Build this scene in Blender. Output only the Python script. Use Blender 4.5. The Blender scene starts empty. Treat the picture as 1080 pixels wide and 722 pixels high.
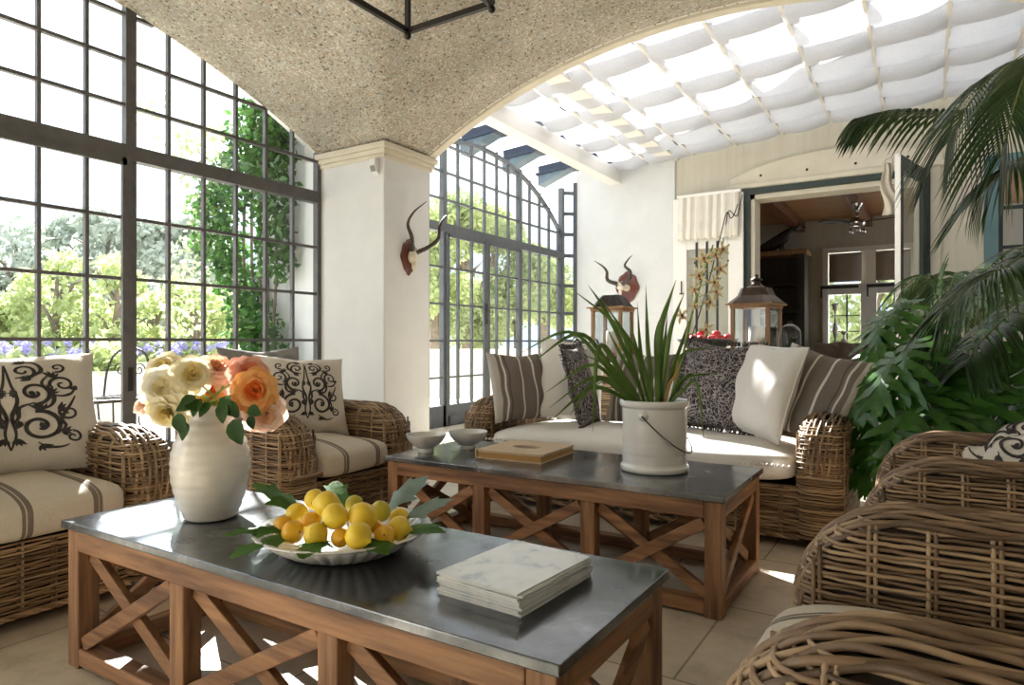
import bpy, math, random
import numpy as np
from mathutils import Vector, Matrix, Euler

random.seed(11)
rng = np.random.default_rng(11)
SC = bpy.context.scene
COL = SC.collection
R = math.radians
PI = math.pi

# ------------------------------------------------------------------ camera
CAM_H = 0.95
F = 700.0
YAW = R(32.1)
cs, sn = math.cos(YAW), math.sin(YAW)
cam_d = bpy.data.cameras.new('camera')
cam_d.sensor_width = 36.0
cam_d.lens = F / 1080.0 * 36.0
cam_d.clip_start = 0.02
cam = bpy.data.objects.new('camera', cam_d)
cam.location = (0, 0, CAM_H)
cam.rotation_euler = (R(90), 0, YAW)
COL.objects.link(cam)
SC.camera = cam


def at(px, py, d=None, X=None, Y=None, Z=None):
    """world point seen at a photo position, on a given depth or plane"""
    s = (px - 540.0) / F
    t = (361.0 - py) / F
    dx, dy, dz = -sn + s * cs, cs + s * sn, t
    if X is not None:
        d = X / dx
    elif Y is not None:
        d = Y / dy
    elif Z is not None:
        d = (Z - CAM_H) / dz
    return Vector((dx * d, dy * d, CAM_H + dz * d))


# ------------------------------------------------------------------ materials
def _nt(name):
    m = bpy.data.materials.new(name)
    m.use_nodes = True
    nt = m.node_tree
    b = nt.nodes['Principled BSDF']
    return m, nt, b


def N(nt, t, **kw):
    n = nt.nodes.new(t)
    for k, v in kw.items():
        if k in n.inputs:
            n.inputs[k].default_value = v
        else:
            setattr(n, k, v)
    return n


def c4(c):
    return (c[0], c[1], c[2], 1.0)


def ramp(nt, stops, fac, interp='LINEAR'):
    r = nt.nodes.new('ShaderNodeValToRGB')
    e = r.color_ramp.elements
    r.color_ramp.interpolation = interp
    e[0].position, e[0].color = stops[0][0], c4(stops[0][1])
    e[1].position, e[1].color = stops[-1][0], c4(stops[-1][1])
    for p, c in stops[1:-1]:
        x = e.new(p)
        x.color = c4(c)
    nt.links.new(fac, r.inputs['Fac'])
    return r.outputs['Color']


def coords(nt, which='Object', scale=(1, 1, 1)):
    tc = nt.nodes.new('ShaderNodeTexCoord')
    mp = nt.nodes.new('ShaderNodeMapping')
    mp.inputs['Scale'].default_value = scale
    nt.links.new(tc.outputs[which], mp.inputs['Vector'])
    return mp.outputs['Vector']


def noise(nt, vec, scale, detail=3.0, rough=0.6):
    n = nt.nodes.new('ShaderNodeTexNoise')
    n.inputs['Scale'].default_value = scale
    n.inputs['Detail'].default_value = detail
    n.inputs['Roughness'].default_value = rough
    nt.links.new(vec, n.inputs['Vector'])
    return n.outputs['Fac']


def bump(nt, b, height, strength=0.3, dist=0.01):
    n = nt.nodes.new('ShaderNodeBump')
    n.inputs['Strength'].default_value = strength
    n.inputs['Distance'].default_value = dist
    nt.links.new(height, n.inputs['Height'])
    nt.links.new(n.outputs['Normal'], b.inputs['Normal'])


def mat(name, c1, c2=None, rough=0.6, metal=0.0, scale=8.0, stretch=(1, 1, 1), bmp=0.0, bscale=None, bdist=0.004,
        trans=0.0, island=False, coat=0.0, spec=None, detail=4.0, lo=0.3, hi=0.7):
    m, nt, b = _nt(name)
    b.inputs['Roughness'].default_value = rough
    b.inputs['Metallic'].default_value = metal
    if coat:
        b.inputs['Coat Weight'].default_value = coat
        b.inputs['Coat Roughness'].default_value = 0.08
    if spec is not None:
        b.inputs['Specular IOR Level'].default_value = spec
    vec = coords(nt, 'Object', stretch)
    col = None
    if c2 is None:
        b.inputs['Base Color'].default_value = c4(c1)
    else:
        fac = noise(nt, vec, scale, detail)
        if island:
            g = nt.nodes.new('ShaderNodeNewGeometry')
            mx = N(nt, 'ShaderNodeMath', operation='MULTIPLY_ADD')
            mx.inputs[1].default_value = 0.6
            nt.links.new(g.outputs['Random Per Island'], mx.inputs[0])
            m2 = N(nt, 'ShaderNodeMath', operation='MULTIPLY')
            m2.inputs[1].default_value = 0.5
            nt.links.new(fac, m2.inputs[0])
            nt.links.new(m2.outputs[0], mx.inputs[2])
            fac = mx.outputs[0]
        col = ramp(nt, [(lo, c1), (hi, c2)], fac)
        nt.links.new(col, b.inputs['Base Color'])
    if bmp:
        bump(nt, b, noise(nt, vec, bscale or scale * 3, 5.0), bmp, bdist)
    if trans:
        out = nt.nodes['Material Output']
        tr = nt.nodes.new('ShaderNodeBsdfTranslucent')
        tr.inputs['Color'].default_value = c4(c1)
        if col is not None:
            nt.links.new(col, tr.inputs['Color'])
        mx = nt.nodes.new('ShaderNodeMixShader')
        mx.inputs[0].default_value = trans
        nt.links.new(b.outputs[0], mx.inputs[1])
        nt.links.new(tr.outputs[0], mx.inputs[2])
        nt.links.new(mx.outputs[0], out.inputs['Surface'])
    return m


def glass_mat(name, tint=(0.97, 0.985, 0.98), gloss=1.0):
    """thin clear pane: lets light straight through, mirrors by angle"""
    m, nt, b = _nt(name)
    nt.nodes.remove(b)
    out = nt.nodes['Material Output']
    t = nt.nodes.new('ShaderNodeBsdfTransparent')
    t.inputs['Color'].default_value = c4(tint)
    g = nt.nodes.new('ShaderNodeBsdfGlossy')
    g.inputs['Roughness'].default_value = 0.02
    lw = nt.nodes.new('ShaderNodeLayerWeight')
    lw.inputs['Blend'].default_value = 0.5
    pw = N(nt, 'ShaderNodeMath', operation='POWER')
    pw.inputs[1].default_value = 4.0
    nt.links.new(lw.outputs['Facing'], pw.inputs[0])
    k = N(nt, 'ShaderNodeMath', operation='MULTIPLY_ADD')
    k.inputs[1].default_value = 0.55 * gloss
    k.inputs[2].default_value = 0.03 * gloss
    nt.links.new(pw.outputs[0], k.inputs[0])
    mx = nt.nodes.new('ShaderNodeMixShader')
    nt.links.new(k.outputs[0], mx.inputs[0])
    nt.links.new(t.outputs[0], mx.inputs[1])
    nt.links.new(g.outputs[0], mx.inputs[2])
    nt.links.new(mx.outputs[0], out.inputs['Surface'])
    return m


def stripe_mat(name, base, stripes, rough=0.9, axis=0, weave=0.25, source='UV'):
    """cloth with stripes along one texture axis: stripes = [(position, colour), ...] held until the next"""
    m, nt, b = _nt(name)
    b.inputs['Roughness'].default_value = rough
    b.inputs['Specular IOR Level'].default_value = 0.2
    tc = nt.nodes.new('ShaderNodeTexCoord')
    sx = nt.nodes.new('ShaderNodeSeparateXYZ')
    nt.links.new(tc.outputs[source], sx.inputs[0])
    col = ramp(nt, [(0.0, base)] + stripes, sx.outputs[axis], 'CONSTANT')
    vec = coords(nt, 'Object')
    nz = noise(nt, vec, 180.0, 2.0)
    mx = N(nt, 'ShaderNodeMix', data_type='RGBA', blend_type='MULTIPLY')
    mx.inputs[0].default_value = weave
    nt.links.new(col, mx.inputs[6])
    gray = ramp(nt, [(0.3, (0.55, 0.55, 0.55)), (0.7, (1.15, 1.15, 1.15))], nz)
    nt.links.new(gray, mx.inputs[7])
    nt.links.new(mx.outputs[2], b.inputs['Base Color'])
    bump(nt, b, noise(nt, vec, 30.0, 4.0), 0.25, 0.006)
    return m


# ------------------------------------------------------------------ mesh building
class MB:
    def __init__(self):
        self.v, self.f, self.m, self.uv = [], [], [], []
        self.n = 0
        self.has_uv = False

    def add(self, verts, faces, mat=0, uvs=None):
        o = self.n
        verts = np.asarray(verts, dtype=float).reshape(-1, 3)
        self.v.append(verts)
        self.n += len(verts)
        for f in faces:
            self.f.append([int(i) + o for i in f])
            self.m.append(mat)
        if uvs is None:
            self.uv.append(np.zeros((len(verts), 2)))
        else:
            self.has_uv = True
            self.uv.append(np.asarray(uvs, dtype=float).reshape(-1, 2))
        return self

    def box(self, x0, y0, z0, x1, y1, z1, mat=0, M=None):
        vs = [(x0, y0, z0), (x1, y0, z0), (x1, y1, z0), (x0, y1, z0), (x0, y0, z1), (x1, y0, z1), (x1, y1, z1), (x0, y1, z1)]
        if M is not None:
            vs = [tuple(M @ Vector(p)) for p in vs]
        return self.add(vs, [(3, 2, 1, 0), (4, 5, 6, 7), (0, 1, 5, 4), (1, 2, 6, 5), (2, 3, 7, 6), (3, 0, 4, 7)], mat)

    def bar(self, a, b, w, h, mat=0, up=(0, 0, 1)):
        """rectangular bar from a to b: w across, h along up"""
        a, b = Vector(a), Vector(b)
        t = (b - a)
        L = t.length
        t.normalize()
        u = Vector(up)
        s = t.cross(u)
        if s.length < 1e-5:
            u = Vector((0, 1, 0))
            s = t.cross(u)
        s.normalize()
        u = s.cross(t)
        M = Matrix((( t.x, s.x, u.x, a.x), (t.y, s.y, u.y, a.y), (t.z, s.z, u.z, a.z), (0, 0, 0, 1)))
        return self.box(0, -w / 2, -h / 2, L, w / 2, h / 2, mat, M)

    def grid(self, pts, mat=0, closed_u=False, closed_v=False, uv=None, flip=False):
        """pts: (nu, nv, 3)"""
        P = np.asarray(pts, dtype=float)
        nu, nv = P.shape[:2]
        fs = []
        for i in range(nu if closed_u else nu - 1):
            i2 = (i + 1) % nu
            for j in range(nv if closed_v else nv - 1):
                j2 = (j + 1) % nv
                q = (i * nv + j, i2 * nv + j, i2 * nv + j2, i * nv + j2)
                fs.append(q[::-1] if flip else q)
        return self.add(P.reshape(-1, 3), fs, mat, uv)

    def lathe(self, prof, seg=32, c=(0, 0, 0), mat=0, flute=None, cap0=True, cap1=False):
        """prof: [(r, z), ...] from bottom up; flute(a, r, z) scales the radius"""
        P = []
        for r, z in prof:
            row = []
            for k in range(seg):
                a = 2 * PI * k / seg
                rr = r * (flute(a, r, z) if flute else 1.0)
                row.append((c[0] + rr * math.cos(a), c[1] + rr * math.sin(a), c[2] + z))
            P.append(row)
        self.grid(P, mat, closed_v=True, flip=True)
        o = self.n - len(prof) * seg
        if cap0:
            self.f.append([o + k for k in range(seg)][::-1]); self.m.append(mat)
        if cap1:
            self.f.append([self.n - seg + k for k in range(seg)]); self.m.append(mat)
        return self

    def tube(self, P, r, n=6, mat=0, closed=False, cap=True):
        P = np.asarray([tuple(p) for p in P], dtype=float)
        k = len(P)
        rr = np.full(k, r) if np.isscalar(r) else np.asarray(r, dtype=float)
        if closed:
            T = np.roll(P, -1, 0) - np.roll(P, 1, 0)
        else:
            T = np.gradient(P, axis=0)
        T /= np.maximum(np.linalg.norm(T, axis=1, keepdims=True), 1e-9)
        ref = np.array([0, 0, 1.0])
        if abs(T[0] @ ref) > 0.9:
            ref = np.array([1.0, 0, 0])
        nrm = ref - (ref @ T[0]) * T[0]
        nrm /= np.linalg.norm(nrm)
        NN = []
        for i in range(k):
            nrm = nrm - (nrm @ T[i]) * T[i]
            nrm /= max(np.linalg.norm(nrm), 1e-9)
            NN.append(nrm)
        NN = np.array(NN)
        BB = np.cross(T, NN)
        a = np.arange(n) * 2 * PI / n
        V = P[:, None, :] + rr[:, None, None] * (np.cos(a)[None, :, None] * NN[:, None, :] + np.sin(a)[None, :, None] * BB[:, None, :])
        self.grid(V, mat, closed_u=closed, closed_v=True, flip=True)
        if cap and not closed:
            o = self.n - k * n
            self.f.append([o + i for i in range(n)]); self.m.append(mat)
            self.f.append([self.n - n + i for i in range(n)][::-1]); self.m.append(mat)
        return self

    def sphere(self, c, r, seg=14, rings=9, mat=0, scale=(1, 1, 1), M=None):
        P = []
        for i in range(rings + 1):
            t = PI * i / rings
            P.append([(r * scale[0] * math.sin(t) * math.cos(2 * PI * k / seg), r * scale[1] * math.sin(t) * math.sin(2 * PI * k / seg), -r * scale[2] * math.cos(t)) for k in range(seg)])
        P = np.array(P)
        if M is not None:
            P = P @ np.array(M.to_3x3()).T
        P = P + np.array(c)
        return self.grid(P, mat, closed_v=True, flip=True)

    def prism(self, outline, axis, a, b, mat=0):
        """outline: 2-D points in the two other axes (in order), swept from a to b along axis 0/1/2"""
        k = len(outline)
        def mk(p, h):
            if axis == 0: return (h, p[0], p[1])
            if axis == 1: return (p[0], h, p[1])
            return (p[0], p[1], h)
        vs = [mk(p, a) for p in outline] + [mk(p, b) for p in outline]
        fs = [list(range(k))[::-1], list(range(k, 2 * k))] + [(i, (i + 1) % k, k + (i + 1) % k, k + i) for i in range(k)]
        return self.add(vs, fs, mat)

    def mesh(self, name, mats, smooth=False):
        me = bpy.data.meshes.new(name)
        V = np.concatenate(self.v) if self.v else np.zeros((0, 3))
        me.from_pydata(V.tolist(), [], self.f)
        for m in (mats if isinstance(mats, (list, tuple)) else [mats]):
            me.materials.append(m)
        me.polygons.foreach_set('material_index', self.m)
        if smooth:
            me.polygons.foreach_set('use_smooth', [True] * len(self.f))
        if self.has_uv:
            ul = me.uv_layers.new(name='UVMap')
            U = np.concatenate(self.uv)
            li = np.empty(len(me.loops), dtype=np.int32)
            me.loops.foreach_get('vertex_index', li)
            ul.data.foreach_set('uv', U[li].ravel())
        me.update()
        return me

    def build(self, name, mats, parent=None, smooth=False, fix=False, bevel=0.0):
        me = self.mesh(name, mats, smooth)
        if fix or bevel:
            import bmesh
            bm = bmesh.new(); bm.from_mesh(me)
            bmesh.ops.recalc_face_normals(bm, faces=bm.faces)
            bm.to_mesh(me); bm.free()
        o = bpy.data.objects.new(name, me)
        COL.objects.link(o)
        if parent is not None:
            o.parent = parent
        if bevel:
            md = o.modifiers.new('edge', 'BEVEL')
            md.width = bevel
            md.segments = 2
            md.limit_method = 'ANGLE'
        return o


def tag(o, label=None, cat=None, group=None, kind=None):
    if label: o['label'] = label
    if cat: o['category'] = cat
    if group: o['group'] = group
    if kind: o['kind'] = kind
    return o


def thing(name, label, cat, loc=(0, 0, 0), rot=(0, 0, 0), group=None):
    o = bpy.data.objects.new(name, None)
    o.empty_display_size = 0.05
    COL.objects.link(o)
    o.location = loc
    o.rotation_euler = rot if not isinstance(rot, (int, float)) else (0, 0, rot)
    return tag(o, label, cat, group)


def struct(o):
    o['kind'] = 'structure'
    return o


def copy_tree(o, parent=None):
    c = o.copy()
    COL.objects.link(c)
    if parent is not None:
        c.parent = parent
    for ch in list(o.children):
        copy_tree(ch, c)
    return c


def rotz(a):
    return Matrix.Rotation(a, 4, 'Z')


def spline(ctrl, n=24):
    """Catmull-Rom through control points"""
    P = [np.array(tuple(p), dtype=float) for p in ctrl]
    P = [2 * P[0] - P[1]] + P + [2 * P[-1] - P[-2]]
    out = []
    segs = len(P) - 3
    for i in range(n):
        t = i / (n - 1) * segs
        k = min(int(t), segs - 1)
        t -= k
        a, b, c, d = P[k:k + 4]
        out.append(0.5 * ((2 * b) + (-a + c) * t + (2 * a - 5 * b + 4 * c - d) * t * t + (-a + 3 * b - 3 * c + d) * t ** 3))
    return np.array(out)
# ------------------------------------------------------------------ material library
M = {}
M['stucco'] = mat('cream stucco', (0.72, 0.71, 0.68), (0.78, 0.77, 0.74), 0.9, scale=3, bmp=0.15, bscale=60, bdist=0.002)
M['stucco_white'] = mat('white stucco', (0.66, 0.67, 0.67), (0.72, 0.73, 0.73), 0.9, scale=3, bmp=0.12, bscale=60, bdist=0.002)
M['far_wall'] = mat('cream limewash', (0.56, 0.52, 0.42), (0.64, 0.60, 0.50), 0.9, scale=2, stretch=(6, 6, 0.5), bmp=0.08, bscale=40, bdist=0.002)
M['trim'] = mat('cream trim', (0.62, 0.57, 0.46), (0.70, 0.65, 0.54), 0.8, scale=5)
M['white_paint'] = mat('white paint', (0.82, 0.80, 0.76), (0.86, 0.84, 0.80), 0.6, scale=4)
M['steel'] = mat('grey window steel', (0.075, 0.072, 0.075), (0.11, 0.105, 0.105), 0.5, scale=12)
M['steel_blue'] = mat('blue grey steel', (0.07, 0.078, 0.088), (0.095, 0.103, 0.114), 0.5, scale=12)
M['navy'] = mat('navy paint', (0.004, 0.012, 0.030), (0.007, 0.018, 0.042), 0.5, scale=9)
M['slate_blue'] = mat('slate blue paint', (0.07, 0.11, 0.14), (0.10, 0.14, 0.17), 0.5, scale=9)
M['dark_green'] = mat('dark green paint', (0.018, 0.03, 0.026), (0.026, 0.042, 0.036), 0.45, scale=6)
M['teal'] = mat('teal paint', (0.09, 0.17, 0.19), (0.11, 0.20, 0.22), 0.5, scale=6)
M['iron'] = mat('black iron', (0.010, 0.008, 0.007), (0.025, 0.018, 0.014), 0.45, scale=30, metal=0.3)
M['black'] = mat('black metal', (0.012, 0.012, 0.012), rough=0.4)
M['glass'] = glass_mat('clear glass')
M['glass_obj'] = glass_mat('jar glass', (0.93, 0.95, 0.95), 1.5)
M['ground'] = mat('terrace stone', (0.55, 0.51, 0.44), (0.66, 0.62, 0.54), 0.9, scale=2)


def pebble():
    m, nt, b = _nt('pebble aggregate')
    vec = coords(nt, 'Object')
    v = nt.nodes.new('ShaderNodeTexVoronoi')
    v.inputs['Scale'].default_value = 72.0
    nt.links.new(vec, v.inputs['Vector'])
    sep = nt.nodes.new('ShaderNodeSeparateColor')
    nt.links.new(v.outputs['Color'], sep.inputs[0])
    col = ramp(nt, [(0.0, (0.16, 0.12, 0.08)), (0.07, (0.40, 0.36, 0.28)), (0.20, (0.50, 0.485, 0.42)), (0.45, (0.55, 0.54, 0.48)),
                    (0.70, (0.52, 0.38, 0.24)), (0.76, (0.55, 0.53, 0.46)), (0.9, (0.70, 0.66, 0.57)), (1.0, (0.76, 0.73, 0.65))], sep.outputs[0])
    patch = ramp(nt, [(0.3, (0.46, 0.45, 0.43)), (0.7, (0.78, 0.78, 0.78))], noise(nt, vec, 1.7, 5.0))
    mx = N(nt, 'ShaderNodeMix', data_type='RGBA', blend_type='MULTIPLY')
    mx.inputs[0].default_value = 0.8
    nt.links.new(col, mx.inputs[6]); nt.links.new(patch, mx.inputs[7])
    nt.links.new(mx.outputs[2], b.inputs['Base Color'])
    b.inputs['Roughness'].default_value = 0.85
    bump(nt, b, v.outputs['Distance'], 0.7, 0.006)
    b.inputs['Normal'].links[0].from_node.invert = True
    return m


M['pebble'] = pebble()


def travertine():
    m, nt, b = _nt('travertine tiles')
    vec = coords(nt, 'Object')
    br = nt.nodes.new('ShaderNodeTexBrick')
    br.offset = 0.5
    for k, x in (('Scale', 1.0), ('Brick Width', 0.61), ('Row Height', 0.61), ('Mortar Size', 0.004), ('Mortar Smooth', 0.1)):
        br.inputs[k].default_value = x
    br.inputs['Color1'].default_value = (0.60, 0.53, 0.43, 1)
    br.inputs['Color2'].default_value = (0.70, 0.63, 0.53, 1)
    br.inputs['Mortar'].default_value = (0.30, 0.25, 0.19, 1)
    nt.links.new(vec, br.inputs['Vector'])
    cl = ramp(nt, [(0.3, (0.52, 0.47, 0.40)), (0.5, (0.92, 0.90, 0.86)), (0.7, (1.12, 1.12, 1.12))], noise(nt, vec, 3.2, 9.0, 0.72))
    mx = N(nt, 'ShaderNodeMix', data_type='RGBA', blend_type='MULTIPLY')
    mx.inputs[0].default_value = 0.9
    nt.links.new(br.outputs['Color'], mx.inputs[6]); nt.links.new(cl, mx.inputs[7])
    nt.links.new(mx.outputs[2], b.inputs['Base Color'])
    b.inputs['Roughness'].default_value = 0.42
    bump(nt, b, br.outputs['Fac'], 0.3, 0.003)
    b.inputs['Normal'].links[0].from_node.invert = True
    return m


M['floor'] = travertine()


def zinc():
    m, nt, b = _nt('zinc sheet')
    vec = coords(nt, 'Object')
    n1 = noise(nt, vec, 3.6, 10.0, 0.75)
    nt.links.new(ramp(nt, [(0.30, (0.055, 0.06, 0.066)), (0.5, (0.15, 0.16, 0.17)), (0.68, (0.36, 0.375, 0.39))], n1), b.inputs['Base Color'])
    b.inputs['Metallic'].default_value = 0.7
    nt.links.new(ramp(nt, [(0.3, (0.10,) * 3), (0.7, (0.30,) * 3)], noise(nt, vec, 6.0, 6.0)), b.inputs['Roughness'])
    bump(nt, b, noise(nt, vec, 3.0, 3.0), 0.12, 0.01)
    return m


M['zinc'] = zinc()


def wood(name, c1, c2, axis, rough=0.6, freq=14.0):
    st = [freq, freq, freq]
    st[axis] = 1.1
    return mat(name, c1, c2, rough, scale=2.2, stretch=tuple(st), bmp=0.25, bscale=4.0, bdist=0.003, detail=6, lo=0.32, hi=0.66)


for k, ax in (('x', 0), ('y', 1), ('z', 2)):
    M['oak_' + k] = wood('reclaimed timber ' + k, (0.10, 0.042, 0.018), (0.36, 0.185, 0.085), ax)
M['lantern_wood'] = wood('pale lantern wood', (0.22, 0.12, 0.055), (0.36, 0.21, 0.10), 2)
M['dark_wood'] = wood('dark stained wood', (0.018, 0.012, 0.009), (0.045, 0.03, 0.022), 2)
M['ceiling_plank'] = None


def planks():
    m, nt, b = _nt('ceiling boards')
    vec = coords(nt, 'Object')
    br = nt.nodes.new('ShaderNodeTexBrick')
    for k, x in (('Scale', 1.0), ('Brick Width', 3.0), ('Row Height', 0.12), ('Mortar Size', 0.006), ('Mortar Smooth', 0.2)):
        br.inputs[k].default_value = x
    br.inputs['Color1'].default_value = (0.34, 0.16, 0.055, 1)
    br.inputs['Color2'].default_value = (0.44, 0.22, 0.08, 1)
    br.inputs['Mortar'].default_value = (0.08, 0.035, 0.015, 1)
    nt.links.new(vec, br.inputs['Vector'])
    g = ramp(nt, [(0.3, (0.6, 0.6, 0.6)), (0.7, (1.15, 1.15, 1.15))], noise(nt, coords(nt, 'Object', (1, 14, 1)), 3.0, 5.0))
    mx = N(nt, 'ShaderNodeMix', data_type='RGBA', blend_type='MULTIPLY')
    mx.inputs[0].default_value = 0.8
    nt.links.new(br.outputs['Color'], mx.inputs[6]); nt.links.new(g, mx.inputs[7])
    nt.links.new(mx.outputs[2], b.inputs['Base Color'])
    b.inputs['Roughness'].default_value = 0.5
    return m


M['ceiling_plank'] = planks()
M['beam_wood'] = wood('red brown beam', (0.10, 0.03, 0.012), (0.20, 0.065, 0.025), 1, 0.45)


def wicker(name, a, bcol, c):
    m, nt, b = _nt(name)
    vec = coords(nt, 'Object')
    g = nt.nodes.new('ShaderNodeNewGeometry')
    n1 = noise(nt, vec, 9.0, 5.0)
    ad = N(nt, 'ShaderNodeMath', operation='MULTIPLY_ADD')
    ad.inputs[1].default_value = 0.55
    nt.links.new(g.outputs['Random Per Island'], ad.inputs[0])
    m2 = N(nt, 'ShaderNodeMath', operation='MULTIPLY')
    m2.inputs[1].default_value = 0.55
    nt.links.new(n1, m2.inputs[0]); nt.links.new(m2.outputs[0], ad.inputs[2])
    nt.links.new(ramp(nt, [(0.15, a), (0.5, bcol), (0.85, c)], ad.outputs[0]), b.inputs['Base Color'])
    b.inputs['Roughness'].default_value = 0.48
    bump(nt, b, noise(nt, vec, 160.0, 3.0), 0.25, 0.002)
    return m


M['wicker'] = wicker('kubu rattan', (0.060, 0.036, 0.022), (0.23, 0.145, 0.080), (0.48, 0.34, 0.20))
M['wicker_gap_shade'] = mat('rattan gap shade', (0.035, 0.022, 0.014), rough=0.9)  # near-black colour stands for shade in the gaps of the weave
M['linen'] = mat('oat linen', (0.56, 0.50, 0.41), (0.63, 0.57, 0.48), 0.95, scale=200, bmp=0.3, bscale=25, bdist=0.006, spec=0.15)
M['linen_white'] = mat('white linen', (0.78, 0.76, 0.72), (0.84, 0.82, 0.78), 0.95, scale=150, bmp=0.35, bscale=14, bdist=0.01, spec=0.15)
M['linen_pillow'] = mat('natural linen', (0.66, 0.61, 0.54), (0.74, 0.69, 0.62), 0.95, scale=160, bmp=0.35, bscale=12, bdist=0.012, spec=0.15)
M['ink'] = mat('black print ink', (0.025, 0.022, 0.022), (0.06, 0.052, 0.05), 0.9, scale=60)
M['grey_cloth'] = mat('grey cotton', (0.24, 0.235, 0.23), (0.30, 0.295, 0.29), 0.95, scale=120, bmp=0.3, bscale=14, bdist=0.01)
T_, W_, D_ = (0.235, 0.20, 0.175), (0.80, 0.78, 0.74), (0.14, 0.12, 0.11)
M['stripe'] = stripe_mat('taupe striped cotton', (0.58, 0.54, 0.50), [(0.10, T_), (0.16, W_), (0.185, T_), (0.215, D_), (0.24, T_), (0.42, W_), (0.445, T_), (0.62, W_), (0.645, T_), (0.78, D_), (0.80, T_), (0.83, W_), (0.855, T_), (0.92, (0.58, 0.54, 0.50))])
ST = (0.20, 0.165, 0.135)
LN = (0.60, 0.54, 0.45)
M['seat_stripe'] = stripe_mat('linen with charcoal stripes', LN, [(0.26, ST), (0.285, LN), (0.29, ST), (0.325, LN), (0.70, ST), (0.735, LN), (0.74, ST), (0.765, LN)])


def damask():
    m, nt, b = _nt('dark damask velvet')
    vec = coords(nt, 'Object')
    v = nt.nodes.new('ShaderNodeTexVoronoi')
    v.feature = 'DISTANCE_TO_EDGE'
    v.inputs['Scale'].default_value = 52.0
    w = nt.nodes.new('ShaderNodeTexNoise')
    w.inputs['Scale'].default_value = 14.0
    nt.links.new(vec, w.inputs['Vector'])
    mxv = N(nt, 'ShaderNodeMix', data_type='RGBA')
    mxv.inputs[0].default_value = 0.12
    nt.links.new(vec, mxv.inputs[6]); nt.links.new(w.outputs['Color'], mxv.inputs[7])
    nt.links.new(mxv.outputs[2], v.inputs['Vector'])
    nt.links.new(ramp(nt, [(0.0, (0.42, 0.39, 0.37)), (0.07, (0.28, 0.25, 0.25)), (0.12, (0.040, 0.034, 0.040)), (1.0, (0.028, 0.024, 0.03))], v.outputs['Distance']), b.inputs['Base Color'])
    b.inputs['Roughness'].default_value = 0.9
    bump(nt, b, noise(nt, vec, 60, 4), 0.4, 0.006)
    return m


M['damask'] = damask()
M['fringe'] = mat('dark fringe', (0.07, 0.06, 0.058), (0.14, 0.12, 0.115), 0.95, scale=90)
M['ceramic'] = mat('cream glazed stoneware', (0.64, 0.60, 0.53), (0.74, 0.71, 0.64), 0.22, scale=5, bmp=0.06, bscale=20, coat=0.6)
M['enamel'] = mat('white glazed enamel', (0.74, 0.74, 0.72), (0.80, 0.80, 0.78), 0.2, scale=6, bmp=0.08, bscale=45, coat=0.7)
M['porcelain'] = mat('pale grey porcelain', (0.60, 0.60, 0.58), (0.68, 0.68, 0.66), 0.25, scale=6, coat=0.5)
M['dish'] = mat('white glazed dish', (0.70, 0.70, 0.68), (0.76, 0.76, 0.74), 0.22, scale=6, coat=0.6)
M['lemon'] = mat('lemon skin', (0.84, 0.56, 0.035), (0.88, 0.68, 0.06), 0.38, scale=10, bmp=0.25, bscale=130, bdist=0.002)
M['lemon_orange'] = mat('ripe lemon skin', (0.82, 0.40, 0.02), (0.86, 0.52, 0.03), 0.38, scale=10, bmp=0.25, bscale=130, bdist=0.002)
M['lemon_green'] = mat('greenish lemon skin', (0.50, 0.44, 0.045), (0.66, 0.54, 0.05), 0.38, scale=10, bmp=0.25, bscale=130, bdist=0.002)
M['leaf'] = mat('rose leaf', (0.018, 0.05, 0.010), (0.045, 0.105, 0.02), 0.6, spec=0.25, scale=14, trans=0.25)
M['garnish'] = mat('garnish leaf', (0.045, 0.14, 0.018), (0.11, 0.25, 0.03), 0.5, spec=0.25, scale=14, trans=0.25, bmp=0.3, bscale=40)
M['garnish_dusty'] = mat('dusty green leaf', (0.15, 0.24, 0.20), (0.26, 0.36, 0.31), 0.5, scale=20, trans=0.2)
M['blade'] = mat('strap leaf', (0.10, 0.20, 0.035), (0.19, 0.32, 0.07), 0.38, scale=10, trans=0.3)
M['philo'] = mat('split leaf green', (0.028, 0.10, 0.016), (0.10, 0.26, 0.045), 0.2, scale=6, trans=0.42)
M['palm'] = mat('palm leaf', (0.028, 0.06, 0.018), (0.06, 0.115, 0.03), 0.36, scale=8, trans=0.22, island=True, lo=0.2, hi=0.9)
M['rachis'] = mat('palm stem', (0.10, 0.14, 0.04), (0.16, 0.19, 0.06), 0.5, scale=8)
M['tree_leaf'] = mat('tree leaves', (0.22, 0.29, 0.13), (0.46, 0.52, 0.28), 0.6, scale=2, trans=0.4, island=True, lo=0.2, hi=0.9)
M['tree_hazed'] = mat('hazed grey green leaves', (0.38, 0.43, 0.37), (0.58, 0.63, 0.56), 0.6, scale=2, trans=0.4, island=True, lo=0.2, hi=0.9)  # leaf colour paled and greyed to stand for garden haze
M['hedge_leaf'] = mat('yellow green leaves', (0.32, 0.40, 0.17), (0.60, 0.65, 0.32), 0.6, scale=2, trans=0.45, island=True, lo=0.2, hi=0.9)  # yellow green, made paler for the same haze
M['vine_leaf'] = mat('vine leaves', (0.02, 0.075, 0.012), (0.09, 0.22, 0.04), 0.4, scale=3, trans=0.4, island=True, lo=0.2, hi=0.9)
M['bark'] = mat('bark', (0.13, 0.10, 0.075), (0.24, 0.19, 0.15), 0.9, scale=9, bmp=0.5)
M['purple'] = mat('purple petals', (0.36, 0.34, 0.66), (0.52, 0.48, 0.78), 0.6, scale=30, trans=0.3)
M['canopy'] = mat('white canopy cloth', (0.62, 0.63, 0.68), (0.68, 0.69, 0.73), 0.9, scale=40, trans=0.30)
M['page'] = mat('paper page edges', (0.62, 0.61, 0.58), (0.80, 0.79, 0.76), 0.8, scale=3, stretch=(1, 1, 500))
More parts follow.
